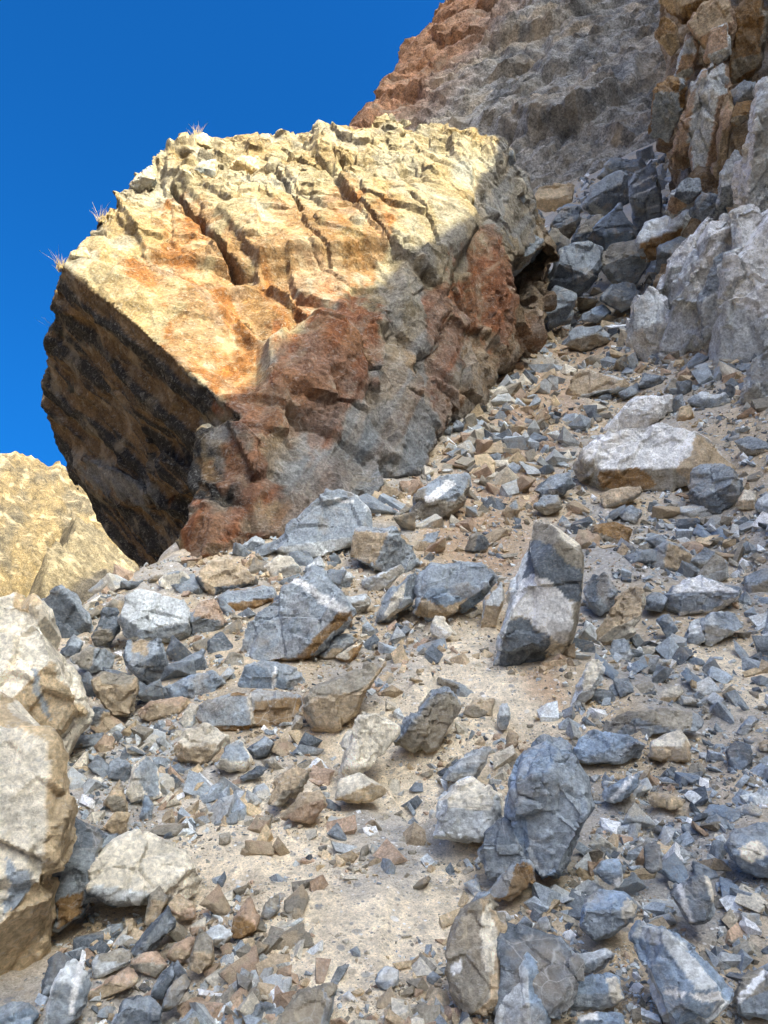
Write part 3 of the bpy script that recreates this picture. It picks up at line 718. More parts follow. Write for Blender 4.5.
def rock_hull(s, rng):
    """half-space model of one rock: outline planes, two main faces meeting in a ridge, chipped corners, back"""
    poly = np.array(s['poly'])
    c2 = (poly.min(0) + poly.max(0)) / 2
    if s['D'] is None:
        i = np.argsort(-poly[:, 1])[:2]
        hit, ok = ground_hit([poly[i, 0].mean()], [poly[i, 1].mean() - 1])
        D = float(hit[0][1])
    else:
        D = s['D']
    cdir = ray(*c2)
    ctr = CAM + cdir * (D / cdir[1])
    zc = -cdir
    xc = np.cross([0, 0, 1.0], zc); xc /= np.linalg.norm(xc)
    yc = np.cross(zc, xc)
    R = np.stack([xc, yc, zc], 1)

    def loc2(p):
        d = ray(*p)
        q = CAM + d * (np.dot(ctr - CAM, zc) / np.dot(d, zc)) - ctr
        return np.array([q @ xc, q @ yc])
    pl = hull2d([loc2(p) for p in s['poly']])
    pl = pl.mean(0) + (pl - pl.mean(0)) * (1.05 if np.ptp(poly[:, 0]) < 120 else 1.0)
    ext = pl.max(0) - pl.min(0)
    size = float(np.sqrt(ext[0] * ext[1]))
    mn = min(size, ext.min() * 1.15)
    planes, chars = [], []
    n = len(pl)
    fa, fb = s['faces'][0], s['faces'][1]
    for i in range(n):
        a, b = pl[i], pl[(i + 1) % n]
        e = b - a
        if np.hypot(*e) < 0.02 * size: continue
        nn = np.array([e[1], -e[0]]) / np.hypot(*e)
        for tf in (math.radians(rng.uniform(3, 16)), -math.radians(rng.uniform(8, 26))):
            nv = np.array([nn[0] * math.cos(tf), nn[1] * math.cos(tf), math.sin(tf)])
            planes.append(np.append(nv, nv[0] * a[0] + nv[1] * a[1]))
            ch = fa if nn[1] > 0.1 else fb
            if rng.random() < 0.2: ch = fb if ch == fa else fa
            chars.append(ch)
    zr = s['z'] * mn
    if s['r'] is None:
        m = pl.mean(0)
        an = rng.uniform(-0.5, 0.5)
        off = rng.uniform(-0.1, 0.15) * ext[1]
        ra = m + np.array([-math.cos(an), -math.sin(an)]) * size + [0, off]
        rb = m + np.array([math.cos(an), math.sin(an)]) * size + [0, off]
    else:
        ra, rb = loc2(s['r'][:2]), loc2(s['r'][2:])
    e = (rb - ra) / np.hypot(*(rb - ra))
    nn = np.array([-e[1], e[0]])
    if abs(e[0]) >= abs(e[1]) * 0.8:
        nn = nn if nn[1] > 0 else -nn
    else:
        nn = nn if nn[0] < 0 else -nn
    ds = (pl - ra) @ nn
    tA, tB = s['t'] if s['t'] else (rng.uniform(34, 48), rng.uniform(8, 24))
    if s['t'] is None and abs(e[0]) < abs(e[1]) * 0.8:
        tA, tB = rng.uniform(14, 28), rng.uniform(24, 42)
    for sg, tt, ch, dm in ((1, tA, fa, max(ds.max(), 1e-3)), (-1, tB, fb, max(-ds.min(), 1e-3))):
        tg = min(math.tan(math.radians(tt)), 0.95 * zr / dm)
        nv = np.array([nn[0] * sg * tg, nn[1] * sg * tg, 1.0]); nv /= np.linalg.norm(nv)
        planes.append(np.append(nv, nv @ np.array([ra[0], ra[1], zr]))); chars.append(ch)
    for _ in range(3):
        k = rng.randrange(n)
        v = pl[k] - pl.mean(0)
        v = v / np.hypot(*v)
        nv = np.array([v[0] * 0.75, v[1] * 0.75, rng.uniform(0.4, 0.9)]); nv /= np.linalg.norm(nv)
        top = nv @ np.array([pl[k][0], pl[k][1], zr * 0.45])
        planes.append(np.append(nv, top - rng.uniform(0.01, 0.05) * size)); chars.append(rng.choice(fa + fb))
    nv = np.array([rng.uniform(-.3, .3), rng.uniform(-.3, .3), -1.0]); nv /= np.linalg.norm(nv)
    planes.append(np.append(nv, s['back'] * mn)); chars.append(fb)
    A = np.array(planes)
    m = len(A)
    idx = np.array([(i, j, k) for i in range(m) for j in range(i + 1, m) for k in range(j + 1, m)])
    M3 = A[idx][:, :, :3]; rhs = A[idx][:, :, 3]
    det = np.linalg.det(M3)
    ok = np.abs(det) > 1e-5
    pts = np.linalg.solve(M3[ok], rhs[ok][..., None])[..., 0]
    pts = pts[((pts @ A[:, :3].T - A[:, 3]) < 1e-6 * max(1, size) + 1e-7).all(1)]
    pts = pts[np.abs(pts).max(1) < 6 * size]
    key = np.unique(np.round(pts / (0.004 * size)).astype(int), axis=0) * 0.004 * size
    s.update(R=R, ctr=ctr, size=size, A=A, chars=chars, loc2=loc2, D=D, mn=mn)
    return hull_mesh(key)

def rock_finish(s, me, seed, flute=None):
    size, A = s['size'], s['A']
    gate = rough_up(me, size, seed, s['amp'], flute)
    co = get_co(me)
    sd = co @ A[:, :3].T - A[:, 3]
    sd = sd + 0.03 * size * fbm(co / (0.18 * size), 3, seed + 40)[:, None] * np.linspace(-1, 1, sd.shape[1])[None]
    k = sd.argmax(1)
    cc = np.array([PAL[c] for c in s['chars']])
    col = cc[k].copy()
    tone = fbm(co / (0.45 * size), 3, seed + 50)
    col *= (1 + 0.22 * tone)[:, None]
    # weathered film of the other face's colour
    fa, fb = s['faces'][0], s['faces'][1]
    f = smooth(0.25, 0.55, fbm(co / (0.35 * size) + 7, 4, seed + 60)) * 0.35
    col = lerp(col, np.broadcast_to((PAL[fa] + PAL[fb]) / 2, col.shape), f)
    vein = np.array([{'g': .6, 'd': .7, 'b': .7, 'l': .3}.get(c, 0.12) for c in s['chars']])[k]
    if s['v'] is not None: vein = vein * 0 + s['v']
    wob = 0.03 * size
    x = co[:, 0] + wob * fbm(co / (0.12 * size), 3, seed + 70)
    y = co[:, 1] + wob * fbm(co / (0.12 * size), 3, seed + 80)
    for c, pp in s['patches']:
        q = [s['loc2'](p) for p in pp]
        ins = inside_poly(x, y, q) & (co[:, 2] > -0.05 * size)
        col[ins] = PAL[c] * (1 + 0.18 * tone[ins])[:, None]
        vein[ins] *= 0.3
    for c, x1, y1, x2, y2, wd in s['bands']:
        a, b = s['loc2']((x1, y1)), s['loc2']((x2, y2))
        hw = wd / 2 / FPX * s['D'] * 1.05
        w_ = smooth(1.25, 0.8, seg_dist(x, y, a, b) / (hw * (1 + 0.35 * fbm(co / (0.2 * size), 2, seed + 90))))
        col = lerp(col, np.broadcast_to(PAL[c], col.shape), w_)
    set_attr(me, col, vein)
    # to world axes
    set_co(me, co @ s['R'].T)

rng = random.Random(7)
SPECS = [parse(l) for l in ROCKS.strip().split('\n')]
CLIFF = [parse(l) for l in CLIFF_PIECES.strip().split('\n')]
CREST = [parse(l) for l in CREST_BLOCKS.strip().split('\n')]
ALL = SPECS + CLIFF + CREST
jobs = []
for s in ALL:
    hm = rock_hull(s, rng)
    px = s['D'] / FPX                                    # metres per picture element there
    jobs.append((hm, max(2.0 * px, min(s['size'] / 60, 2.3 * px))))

# --- the leaning boulder: a union of big fractured masses
def pts(txt):
    return [P(*map(float, a.split(','))) for a in txt.split()]

_E1, _E2, _E3 = P(62, 266, 8.6), P(262, 434, 7.35), P(50, 400, 11.2)
_UN = np.cross(_E2 - _E1, _E3 - _E1)
def under_pts(txt, push=0.0):
    """points of the flat undercut face"""
    out = []
    for a in txt.split():
        d = ray(*map(float, a.split(',')))
        out.append(CAM + d * ((_E1 - CAM) @ _UN / (d @ _UN)))
    return out

MAIN = hull_mesh(pts('62,266,8.6 75,248,8.9 90,230,9.1 112,203,9.5 128,178,9.9 152,158,10.3 182,141,10.6 206,134,10.8 240,133,10.9 290,133,11.1 330,130,11.2 360,130,11.4 400,124,11.6 440,122,11.8 474,130,11.7 '
    '470,222,10.2 440,300,9.6 262,434,7.35 200,376,7.75 130,318,8.15 380,440,8.6 330,480,8.2 '
    '100,400,14 200,220,13.5 420,160,14.5 480,260,13.5 300,420,12') + under_pts('52,300 46,340 42,395 50,428 66,462 100,522 141,580 215,500 180,540'))
TOE = hull_mesh(pts('262,430,7.35 238,420,7.45 228,440,7.5 200,505,7.3 162,560,7.0 150,585,6.9 200,560,6.7 250,545,6.9 310,515,7.3 370,490,7.9 425,468,8.7 440,440,9.0 420,380,9.2 340,370,8.5 300,395,7.9 250,600,7.6 400,520,9 330,430,10'))
LOBE = hull_mesh(pts('452,150,11.6 478,132,11.8 502,142,12 514,156,12.2 528,172,12.6 531,192,12.8 526,214,12.6 518,262,12.4 508,300,12.2 500,334,12.0 478,362,11.5 468,385,11.2 446,432,9.6 420,420,9.3 430,330,9.7 462,240,10.5 '
    '548,244,13.2 552,300,13.2 546,312,12.9 520,330,12.5 470,160,14.5 520,180,14.5 500,300,14 440,420,12 480,400,12.6'))
BLK = hull_mesh(pts('200,424,7.5 228,416,7.25 244,420,7.15 266,438,7.15 258,470,7.1 240,500,7.1 205,512,7.25 193,488,7.5 196,450,7.6 230,450,8.6 210,480,8.6'))
LEDGE = hull_mesh(under_pts('66,466 80,452 120,476 150,490 158,512 120,508 90,500 72,484') + [p_ + (CAM - p_) / np.linalg.norm(CAM - p_) * 0.28 for p_ in under_pts('70,470 84,458 122,480 148,492 150,506 120,504 94,494')])
FIN = hull_mesh(under_pts('146,470 160,446 166,452 172,476 200,470 206,492 175,504 152,512') + [p_ + (CAM - p_) / np.linalg.norm(CAM - p_) * 0.35 for p_ in under_pts('150,480 160,450 162,470 176,482 198,478 172,500')])
FILL = hull_mesh(pts('395,340,9.3 450,330,10 455,400,9.6 440,430,9.3 400,430,8.9 380,390,8.9 420,380,12 400,420,11'))
KNOB = hull_mesh(pts('372,128,11.5 374,114,11.5 385,107,11.5 400,112,11.4 412,124,11.3 400,134,11.2 380,135,11.3 390,120,12.4'))
jobs.append((join_meshes([MAIN, TOE, LOBE, BLK, LEDGE, FIN, FILL, KNOB]), 0.033))
BVH_MAIN = bvhtree.BVHTree.FromPolygons([v.co.copy() for v in MAIN.vertices], [tuple(p.vertices) for p in MAIN.polygons])

# --- the cliff's body behind its slabs, the mountain face behind, the far hill
CLIFF_BODY = hull_mesh(pts('676,232,14.2 670,150,14.2 668,60,14.2 668,-30,14.2 700,-80,14.5 860,-120,14 1000,-80,12.5 1000,480,9.8 900,500,9.8 775,410,10.4 740,380,10.9 720,340,11.4 690,290,12.6 760,100,12.6 900,100,18 900,-80,20 700,200,20 1000,200,18'))
CLIFF_FOOT = hull_mesh(pts('645,348,12.6 655,302,12.8 672,270,12.8 704,236,12.4 744,220,11.9 790,226,11 830,300,9.6 840,440,9.2 775,412,9.8 735,385,10.2 695,365,10.9 665,362,11.8 720,300,14 800,300,13'))
jobs.append((join_meshes([CLIFF_BODY, CLIFF_FOOT]), 0.065))
MOUNT = hull_mesh(pts('352,150,52 364,122,53 378,92,54 402,70,55 432,44,57 458,18,59 476,-6,62 500,-60,66 560,-120,68 800,-120,58 820,240,36 700,270,34 560,270,37 430,230,44 360,200,50 420,180,75 520,-60,85 800,-80,80 800,240,55'))
jobs.append((MOUNT, 0.28))
meshes = remesh_all(jobs)
MOUNT_ME, CLIFF_ME, BOULDER_ME = meshes[-1], meshes[-2], meshes[-3]

# ---------------------------------------------------------------- ground
def polar_grid():
    ang = np.concatenate([np.linspace(-180, -42, 44)[:-1], np.linspace(-42, 42, 340), np.linspace(42, 180, 44)[1:-1]])
    ang = np.radians(ang)
    rad = np.concatenate([[0.25, 0.6], np.geomspace(1.0, 900, 390)])
    A, Rr = np.meshgrid(ang, rad)
    x, y = (Rr * np.sin(A)).ravel(), (Rr * np.cos(A)).ravel()
    na, nr = len(ang), len(rad)
    i = np.arange(nr - 1)[:, None] * na + np.arange(na)[None]
    j = np.arange(nr - 1)[:, None] * na + (np.arange(na)[None] + 1) % na
    f = np.stack([i, j, j + na, i + na], -1).reshape(-1, 4)
    return x, y, f

gx, gy, gf = polar_grid()
gz = ground_h(gx, gy)
near = np.hypot(gx, gy) < 45
gz[near] += ground_detail(gx[near], gy[near])
gme = mesh_from('ground', np.stack([gx, gy, gz], 1), gf[:, ::-1])
SOIL, DUST, GREY, RUST = np.array([.54, .43, .30]), np.array([.80, .675, .50]), np.array([.37, .36, .34]), np.array([.45, .295, .185])
gp = np.stack([gx, gy, np.zeros_like(gx)], 1)
gcol = np.broadcast_to(SOIL, gp.shape).copy()
gn = fbm(gp / 0.7, 4, 301)
gcol = lerp(gcol, np.broadcast_to(GREY, gcol.shape), smooth(0.0, 0.45, gn) * 0.7)
def zone(col, spots, c, k):
    for px, py, rad in spots:
        h, ok = ground_hit([px], [py])
        D = h[0][1]
        r = rad / FPX * D
        d = np.hypot((gx - h[0][0]) / r, (gy - h[0][1]) / (r * 2.0))
        w_ = smooth(1.15, 0.45, d + 0.35 * fbm(gp / (0.5 * r), 3, int(px))) * k
        col = lerp(col, np.broadcast_to(c, col.shape), w_)
    return col
gcol = zone(gcol, [(340, 900, 90), (360, 990, 90), (400, 890, 60), (410, 770, 80), (450, 700, 60), (330, 820, 80), (230, 830, 70), (480, 660, 50), (520, 700, 40), (740, 680, 60), (430, 860, 50), (700, 690, 40)], DUST, 0.9)
gcol = zone(gcol, [(470, 540, 60), (490, 480, 50), (520, 430, 50), (580, 345, 50), (550, 390, 50), (540, 690, 25)], RUST, 0.75)
gcol = zone(gcol, [(650, 680, 60), (620, 830, 70), (690, 850, 60), (130, 770, 70), (600, 545, 70), (460, 420, 50), (390, 830, 50), (700, 530, 50)], GREY, 0.75)
set_attr(gme, gcol * (1 + 0.15 * fbm(gp / 0.15, 3, 302))[:, None])
tag(link('ground', gme, M_SOIL), 'tan dusty scree slope climbing between boulder and cliff', kind='structure')

# ---------------------------------------------------------------- the leaning boulder
def finish_boulder():
    me = BOULDER_ME
    co, no = get_co(me), get_no(me)
    x, y = project(co)
    # bedding runs along the overhang's edge
    bed = P(262, 432, 7.35) - P(62, 265, 8.6); bed /= np.linalg.norm(bed)
    stretch = np.eye(3) - 0.35 * np.outer(bed, bed)
    q = co @ stretch
    e1 = P(62, 265, 8.6); e2 = P(262, 434, 7.35); e3 = _E3
    un = np.cross(e2 - e1, e3 - e1); un /= np.linalg.norm(un)
    if un @ (CAM - e1) < 0: un = -un
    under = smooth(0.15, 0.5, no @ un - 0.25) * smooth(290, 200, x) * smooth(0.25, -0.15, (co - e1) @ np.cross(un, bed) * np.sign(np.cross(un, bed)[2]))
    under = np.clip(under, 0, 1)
    crest = smooth(0.0, 1.0, smooth(250, 165, y + 0.12 * (x - 120))) * (1 - under)
    a0, b0 = facet(q / 1.5, 111, ramp=0.07)
    a1, b1 = facet(q / 0.62, 112, ramp=0.09)
    a2, b2 = facet(co / 0.27, 13)
    a3, b3 = facet(co / 0.11, 14)
    gate = smooth(-0.3, 0.3, fbm(co / 1.1, 3, 15))
    d = 0.20 * a0 + 0.10 * a1 + 0.055 * a2 * (0.3 + 0.6 * gate + 0.9 * crest) + 0.026 * a3 * (0.2 + 0.6 * gate + 0.4 * crest)
    lowz = smooth(0, 60, (y - 395) + (x - 240) * 0.62) * (1 - under)
    d += lowz * (0.07 * a1 + 0.02 * a2 + 0.012 * a3 + 0.03 * fbm(co * np.array([5.0, 3.0, 1.3]), 4, 116))
    d *= (1 - 0.55 * under)
    es = np.clip((co - e1) @ (e2 - e1) / ((e2 - e1) @ (e2 - e1)), 0, 1)
    d *= 0.3 + 0.7 * smooth(0.05, 0.45, np.linalg.norm(co - e1 - es[:, None] * (e2 - e1), axis=1))
    d += 0.05 * fbm(co / 0.6, 5, 16, 0.55)
    d -= 0.03 * (1 - smooth(0, 0.06, b1)) * (0.3 + 0.7 * gate) * (1 - 0.6 * under) + 0.035 * (1 - smooth(0, 0.1, b2)) * crest
    # ribs along the bedding on the underside
    rb = fbm((co @ (np.eye(3) - 0.92 * np.outer(bed, bed))) / 0.17, 4, 17)
    d += under * 0.055 * rb
    # open joints seen on the sunlit face
    for line, wd, dp in ((((172, 182), (186, 205), (212, 235), (243, 274)), 3.6, 0.24), (((278, 172), (292, 195), (300, 218)), 2.6, 0.15), (((300, 226), (330, 262)), 3, 0.08),
                         (((140, 250), (152, 262), (175, 268), (205, 285)), 2.5, 0.05), (((410, 205), (432, 232), (440, 262)), 2.4, 0.10), (((335, 150), (350, 182)), 2.2, 0.1)):
        dist = np.full(len(co), 1e9)
        xx = x + 3 * fbm(co / 0.3, 3, 18); yy = y + 3 * fbm(co / 0.3, 3, 19)
        for a, b in zip(line[:-1], line[1:]): dist = np.minimum(dist, seg_dist(xx, yy, a, b))
        d -= dp * smooth(wd, wd * 0.3, dist) * (1 - under) * (no @ (CAM - co.mean(0)) > 0)
    # block right of the long joint stands proud
    d += 0.07 * smooth(0, 8, (x - 172) * 0.8 - (y - 182) * 0.62 + 3) * smooth(90, 30, (x - 172) * 0.8 - (y - 182) * 0.62) * smooth(290, 260, y) * (1 - under)
    co3 = co + no * d[:, None]
    # the dark hollow under the boulder's right side
    view = (co - CAM) / np.linalg.norm(co - CAM, axis=1)[:, None]
    hol = smooth(1.08, 0.85, np.hypot((x - 528 - (y - 280) * -0.15) / 23, (y - 278) / 29) + 0.12 * fbm(co / 0.3, 3, 20)) * (np.einsum('ij,ij->i', no, view) < 0.1)
    co3 = co3 + view * (hol * 4.5)[:, None]
    set_co(me, co3)
    crisp(me, 28)
    # mineral colours
    n1 = fbm(co / 0.8, 4, 21); n2 = fbm(co / 0.35, 4, 22); n3 = fbm(q / 0.5 + 5, 4, 23); n4 = fbm(co / 0.12, 4, 29)
    CREAM, ORANGE, YEL, BROWN, RED, GREYR, BLACK = map(np.array, ((.22, .178, .118), (.20, .078, .023), (.212, .142, .066), (.2, .11, .05), (.235, .085, .036), (.215, .215, .21), (.026, .024, .022)))
    def blob(px, py, rx, ry, rot=0):
        c, s_ = math.cos(math.radians(rot)), math.sin(math.radians(rot))
        dx, dy = x - px, y - py
        return smooth(1.08, 0.75, np.hypot((dx * c + dy * s_) / rx, (-dx * s_ + dy * c) / ry) + 0.5 * n2 + 0.3 * n1 + 0.25 * n4)
    col = lerp(np.broadcast_to(CREAM, co.shape).copy(), np.broadcast_to(YEL, co.shape), smooth(-0.25, 0.35, n1) * 0.7)
    col = lerp(col, np.broadcast_to(GREYR, co.shape), smooth(0.15, 0.5, n3) * 0.55)
    streak = smooth(0.0, 0.4, fbm(np.stack([co[:, 0] * 3.2 + co[:, 2] * 1.4, co[:, 1] * 1.2, co[:, 2] * 0.45], 1), 4, 24))
    om = np.zeros(len(co))
    for b in ((180, 240, 34, 50, 10), (215, 310, 34, 75, 25), (265, 310, 36, 65, 20), (295, 250, 26, 45, 0), (150, 290, 30, 16, 40), (340, 215, 18, 30, 0), (330, 265, 30, 22, 0), (235, 365, 30, 40, 30), (380, 235, 12, 40, 20)):
        om = np.maximum(om, blob(*b) * (0.55 + 0.45 * streak))
    col = lerp(col, np.broadcast_to(ORANGE, co.shape), om * 0.95)
    low = smooth(0, 60, (y - 395) + (x - 240) * 0.62 + 25 * n1) * (1 - under)
    low = low * smooth(180, 240, x)
    col = lerp(col, np.broadcast_to(np.array([.255, .175, .108]), co.shape), low * 0.75)
    sv = P(262, 440, 7.5) - P(345, 320, 8.8); sv /= np.linalg.norm(sv)
    st2 = smooth(-0.12, 0.2, fbm((co - np.outer(co @ sv, sv) * 0.86) / 0.22, 4, 27))
    st3 = smooth(0.1, 0.35, fbm((co - np.outer(co @ sv, sv) * 0.84) / 0.16 + 9, 4, 28))
    rm = np.zeros(len(co))
    for b in ((270, 410, 40, 50, 30), (335, 345, 40, 60, 10), (298, 385, 34, 60, 10), (245, 470, 42, 60, 40), (205, 520, 60, 40, 0), (330, 410, 16, 60, 20), (480, 290, 25, 50, 10), (440, 350, 16, 60, 10), (495, 310, 14, 40, 0), (420, 200, 0.1, .1, 0), (420, 95, 1, 1, 0)):
        rm = np.maximum(rm, blob(*b))
    col = lerp(col, np.broadcast_to(RED, co.shape), np.clip(rm * (0.72 + 0.4 * st2) + 0.4 * low * st2 * smooth(-.1, .3, n1), 0, 1) * 0.9)
    gm = np.zeros(len(co))
    for b in ((345, 440, 50, 50, -20), (390, 400, 45, 50, -30), (430, 380, 30, 60, 0), (300, 465, 45, 30, 0), (515, 200, 25, 45, 0), (495, 170, 30, 25, 0), (225, 430, 20, 12, 0)):
        gm = np.maximum(gm, blob(*b))
    col = lerp(col, np.broadcast_to(GREYR, co.shape), gm * (0.35 + 0.5 * (1 - st2)) * (1 - 0.7 * rm))
    col = lerp(col, np.broadcast_to(np.array([.30, .275, .24]), co.shape), low * st3 * 0.4 * (1 - 0.6 * rm))
    col = lerp(col, np.broadcast_to(np.array([.20, .22, .235]), co.shape), low * smooth(400, 450, y + 20 * n2) * (0.4 + 0.5 * (1 - st2)) * smooth(275, 330, x) * (1 - 0.7 * rm))
    col = lerp(col, np.broadcast_to(np.array([.235, .205, .15]), co.shape), crest * smooth(-0.1, 0.4, n2) * 0.7)
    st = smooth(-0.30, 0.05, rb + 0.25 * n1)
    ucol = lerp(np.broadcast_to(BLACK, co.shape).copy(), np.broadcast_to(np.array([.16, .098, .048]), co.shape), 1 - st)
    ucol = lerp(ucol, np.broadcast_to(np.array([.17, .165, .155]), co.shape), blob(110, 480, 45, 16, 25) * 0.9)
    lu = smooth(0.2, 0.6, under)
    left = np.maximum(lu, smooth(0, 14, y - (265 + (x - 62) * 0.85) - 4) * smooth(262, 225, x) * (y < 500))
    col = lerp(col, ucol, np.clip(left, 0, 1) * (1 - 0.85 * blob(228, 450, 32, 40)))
    col *= (1 + 0.16 * n2)[:, None]
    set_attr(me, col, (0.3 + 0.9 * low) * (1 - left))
    return me

boulder = empty('leaning_boulder', P(300, 520, 7.5))
tag(boulder, 'huge leaning boulder, sunlit orange face above and dark overhang on its left', 'boulder')
bme = finish_boulder()
off = np.array(boulder.location)
set_co(bme, get_co(bme) - off)
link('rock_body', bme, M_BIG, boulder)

# ---------------------------------------------------------------- cliff, mountain, hill
cliff = empty('cliff', P(760, 420, 9))
tag(cliff, 'fractured cliff of brown and whitish limestone slabs on the right', kind='structure')
me = CLIFF_ME
lean = np.array([[1.5, 0, 0.35], [0, 1.2, 0], [0.0, 0, 0.42]])
co, no = get_co(me), get_no(me)
q = co @ lean
a1, b1 = facet(q / 1.1, 31); a2, b2 = facet(q / 0.45, 32); a3, b3 = facet(co / 0.22, 33)
co2 = co + no * (0.30 * a1 + 0.14 * a2 + 0.05 * a3 + 0.05 * fbm(co / .5, 4, 34) - 0.08 * (1 - smooth(0, .12, b1)))[:, None]
n1 = fbm(q / 0.9, 4, 35); n2 = fbm(q / 0.35, 3, 36)
hi = smooth(5.5, 7.5, co[:, 2] + 0.8 * n1)
cc = lerp(np.broadcast_to(np.array([.46, .44, .41]), co.shape).copy(), np.broadcast_to(np.array([.22, .145, .08]), co.shape), hi)
cc = lerp(cc, np.broadcast_to(np.array([.40, .335, .27]), co.shape), smooth(0, .4, n2) * .7)
cc = lerp(cc, np.broadcast_to(PAL['d'], co.shape), smooth(0.35, .6, n1) * .5)
set_attr(me, cc, 0.3)
off = np.array(cliff.location)
set_co(me, co2 - off)
crisp(me)
link('rock_face', me, M_BIG, cliff)

mountain = None
me = MOUNT_ME
co, no = get_co(me), get_no(me)
mx, my = project(co)
STR = np.array([-0.80, 0.0, -0.6])
dip = np.array([[0.75, 0, 0.25], [0, 0.8, 0], [-0.35, 0, 0.95]])
q = co @ dip
a1, b1 = facet(q / 4.5, 41, ramp=.07); a2, b2 = facet(q / 1.5, 42, ramp=.1); a3, b3 = facet(q / 0.65, 43, ramp=.2)
co2 = co + no * (1.5 * facet(q / 8, 49, ramp=.06)[0] + 0.9 * a1 + 0.4 * a2 + 0.16 * a3 + 0.5 * fbm((co - np.outer(co @ STR, STR) * 0.86) / 1.1, 5, 47, 0.6) + 0.1 * fbm(co / 2, 5, 44) - .2 * (1 - smooth(0, .1, b1)))[:, None]
n1 = fbm((co - np.outer(co @ STR, STR) * 0.8) / 3, 4, 45); n2 = fbm(q / 1.2, 4, 46)
cc = lerp(np.broadcast_to(np.array([.34, .32, .285]), co.shape).copy(), np.broadcast_to(np.array([.42, .35, .265]), co.shape), smooth(-.2, .4, n1))
cc = lerp(cc, np.broadcast_to(np.array([.17, .17, .165]), co.shape), smooth(.05, .45, n2) * .8)
edge = smooth(85, 5, (mx - 365) + (my - 120) * 0.85 + 25 * n1)
cc = lerp(cc, np.broadcast_to(np.array([.38, .18, .085]), co.shape), edge * .85)
set_attr(me, cc, 0)
set_co(me, co2)
crisp(me)
tag(link('mountain', me, M_FAR), 'grey-brown mountain face rising behind the boulder', kind='structure')

def far_hills():
    """the valley's opposite side: sunlit ochre slopes on the left, extended behind the camera for bounce light"""
    az = np.radians(np.concatenate([np.linspace(-215, -42, 110)[:-1], np.linspace(-42, -4, 260)])); rr = np.geomspace(70, 420, 230)  # arc behind the camera is added to bounce sunlight
    A, Rr = np.meshgrid(az, rr)
    x, y = (Rr * np.sin(A)).ravel(), (Rr * np.cos(A)).ravel()
    p = np.stack([x, y, np.zeros_like(x)], 1)
    rid = 1 - np.abs(fbm(p / 55, 5, 51))
    rise = smooth(95, 230, Rr.ravel() + 25 * fbm(p / 60, 3, 52))
    top = 60 + 14 * fbm(p / 80, 3, 53)
    azf = np.degrees(A.ravel())
    top = top * np.interp(azf, [-215, -150, -60, -30, -20, -4], [.8, 1.0, 1.05, 1.0, 1.02, 1.15])
    z = -42 + rise * (top + 42 + 26 * (rid - 0.7)) + (3.5 * fbm(p / 14, 5, 54) + 1.6 * facet(p / 5.5, 58)[0] + 0.8 * facet(p / 2.4, 59)[0]) * rise
    # spur with a sharp crest running down towards us (its left flank lies in shade)
    c0, c1 = P(77, 508, 165)[:2], P(10, 640, 100)[:2]
    dd = (c1 - c0); L = np.hypot(*dd); dd /= L
    al = (x - c0[0]) * dd[0] + (y - c0[1]) * dd[1]
    si = (x - c0[0]) * dd[1] - (y - c0[1]) * dd[0] + 2.2 * fbm(p / 9, 4, 55)
    ch = np.interp(al, [-40, 0, L * .5, L, L + 40], [P(77, 508, 165)[2] + 4, P(77, 508, 165)[2], P(55, 570, 130)[2] + 1, -8, -42])
    spur = ch - np.where(si > 0, 3.4, 0.85) * np.abs(si) - 2.2 * (1 - np.abs(fbm(p / 6, 5, 56))) + 1.0 * facet(p / 2.6, 60)[0]
    m = (al > -40) & (al < L + 40)
    z = np.where(m, np.maximum(z, spur), z)
    na = len(az)
    i = np.arange(len(rr) - 1)[:, None] * na + np.arange(na - 1)[None]
    f = np.stack([i, i + 1, i + 1 + na, i + na], -1).reshape(-1, 4)
    me = mesh_from('hill', np.stack([x, y, z], 1), f[:, ::-1])
    n = fbm(np.stack([x, y, z], 1) / 6, 5, 57)
    col = lerp(np.broadcast_to(np.array([.112, .082, .046]), p.shape).copy(), np.broadcast_to(np.array([.065, .053, .039]), p.shape), smooth(0, .5, n))
    col = lerp(col, np.broadcast_to(np.array([.118, .097, .068]), p.shape), np.where(m & (spur >= z - .01), .8, 0.0))
    set_attr(me, col, 0)
    tag(link('hill', me, M_HILL), 'sunlit ochre hillside across the valley', kind='structure')
far_hills()

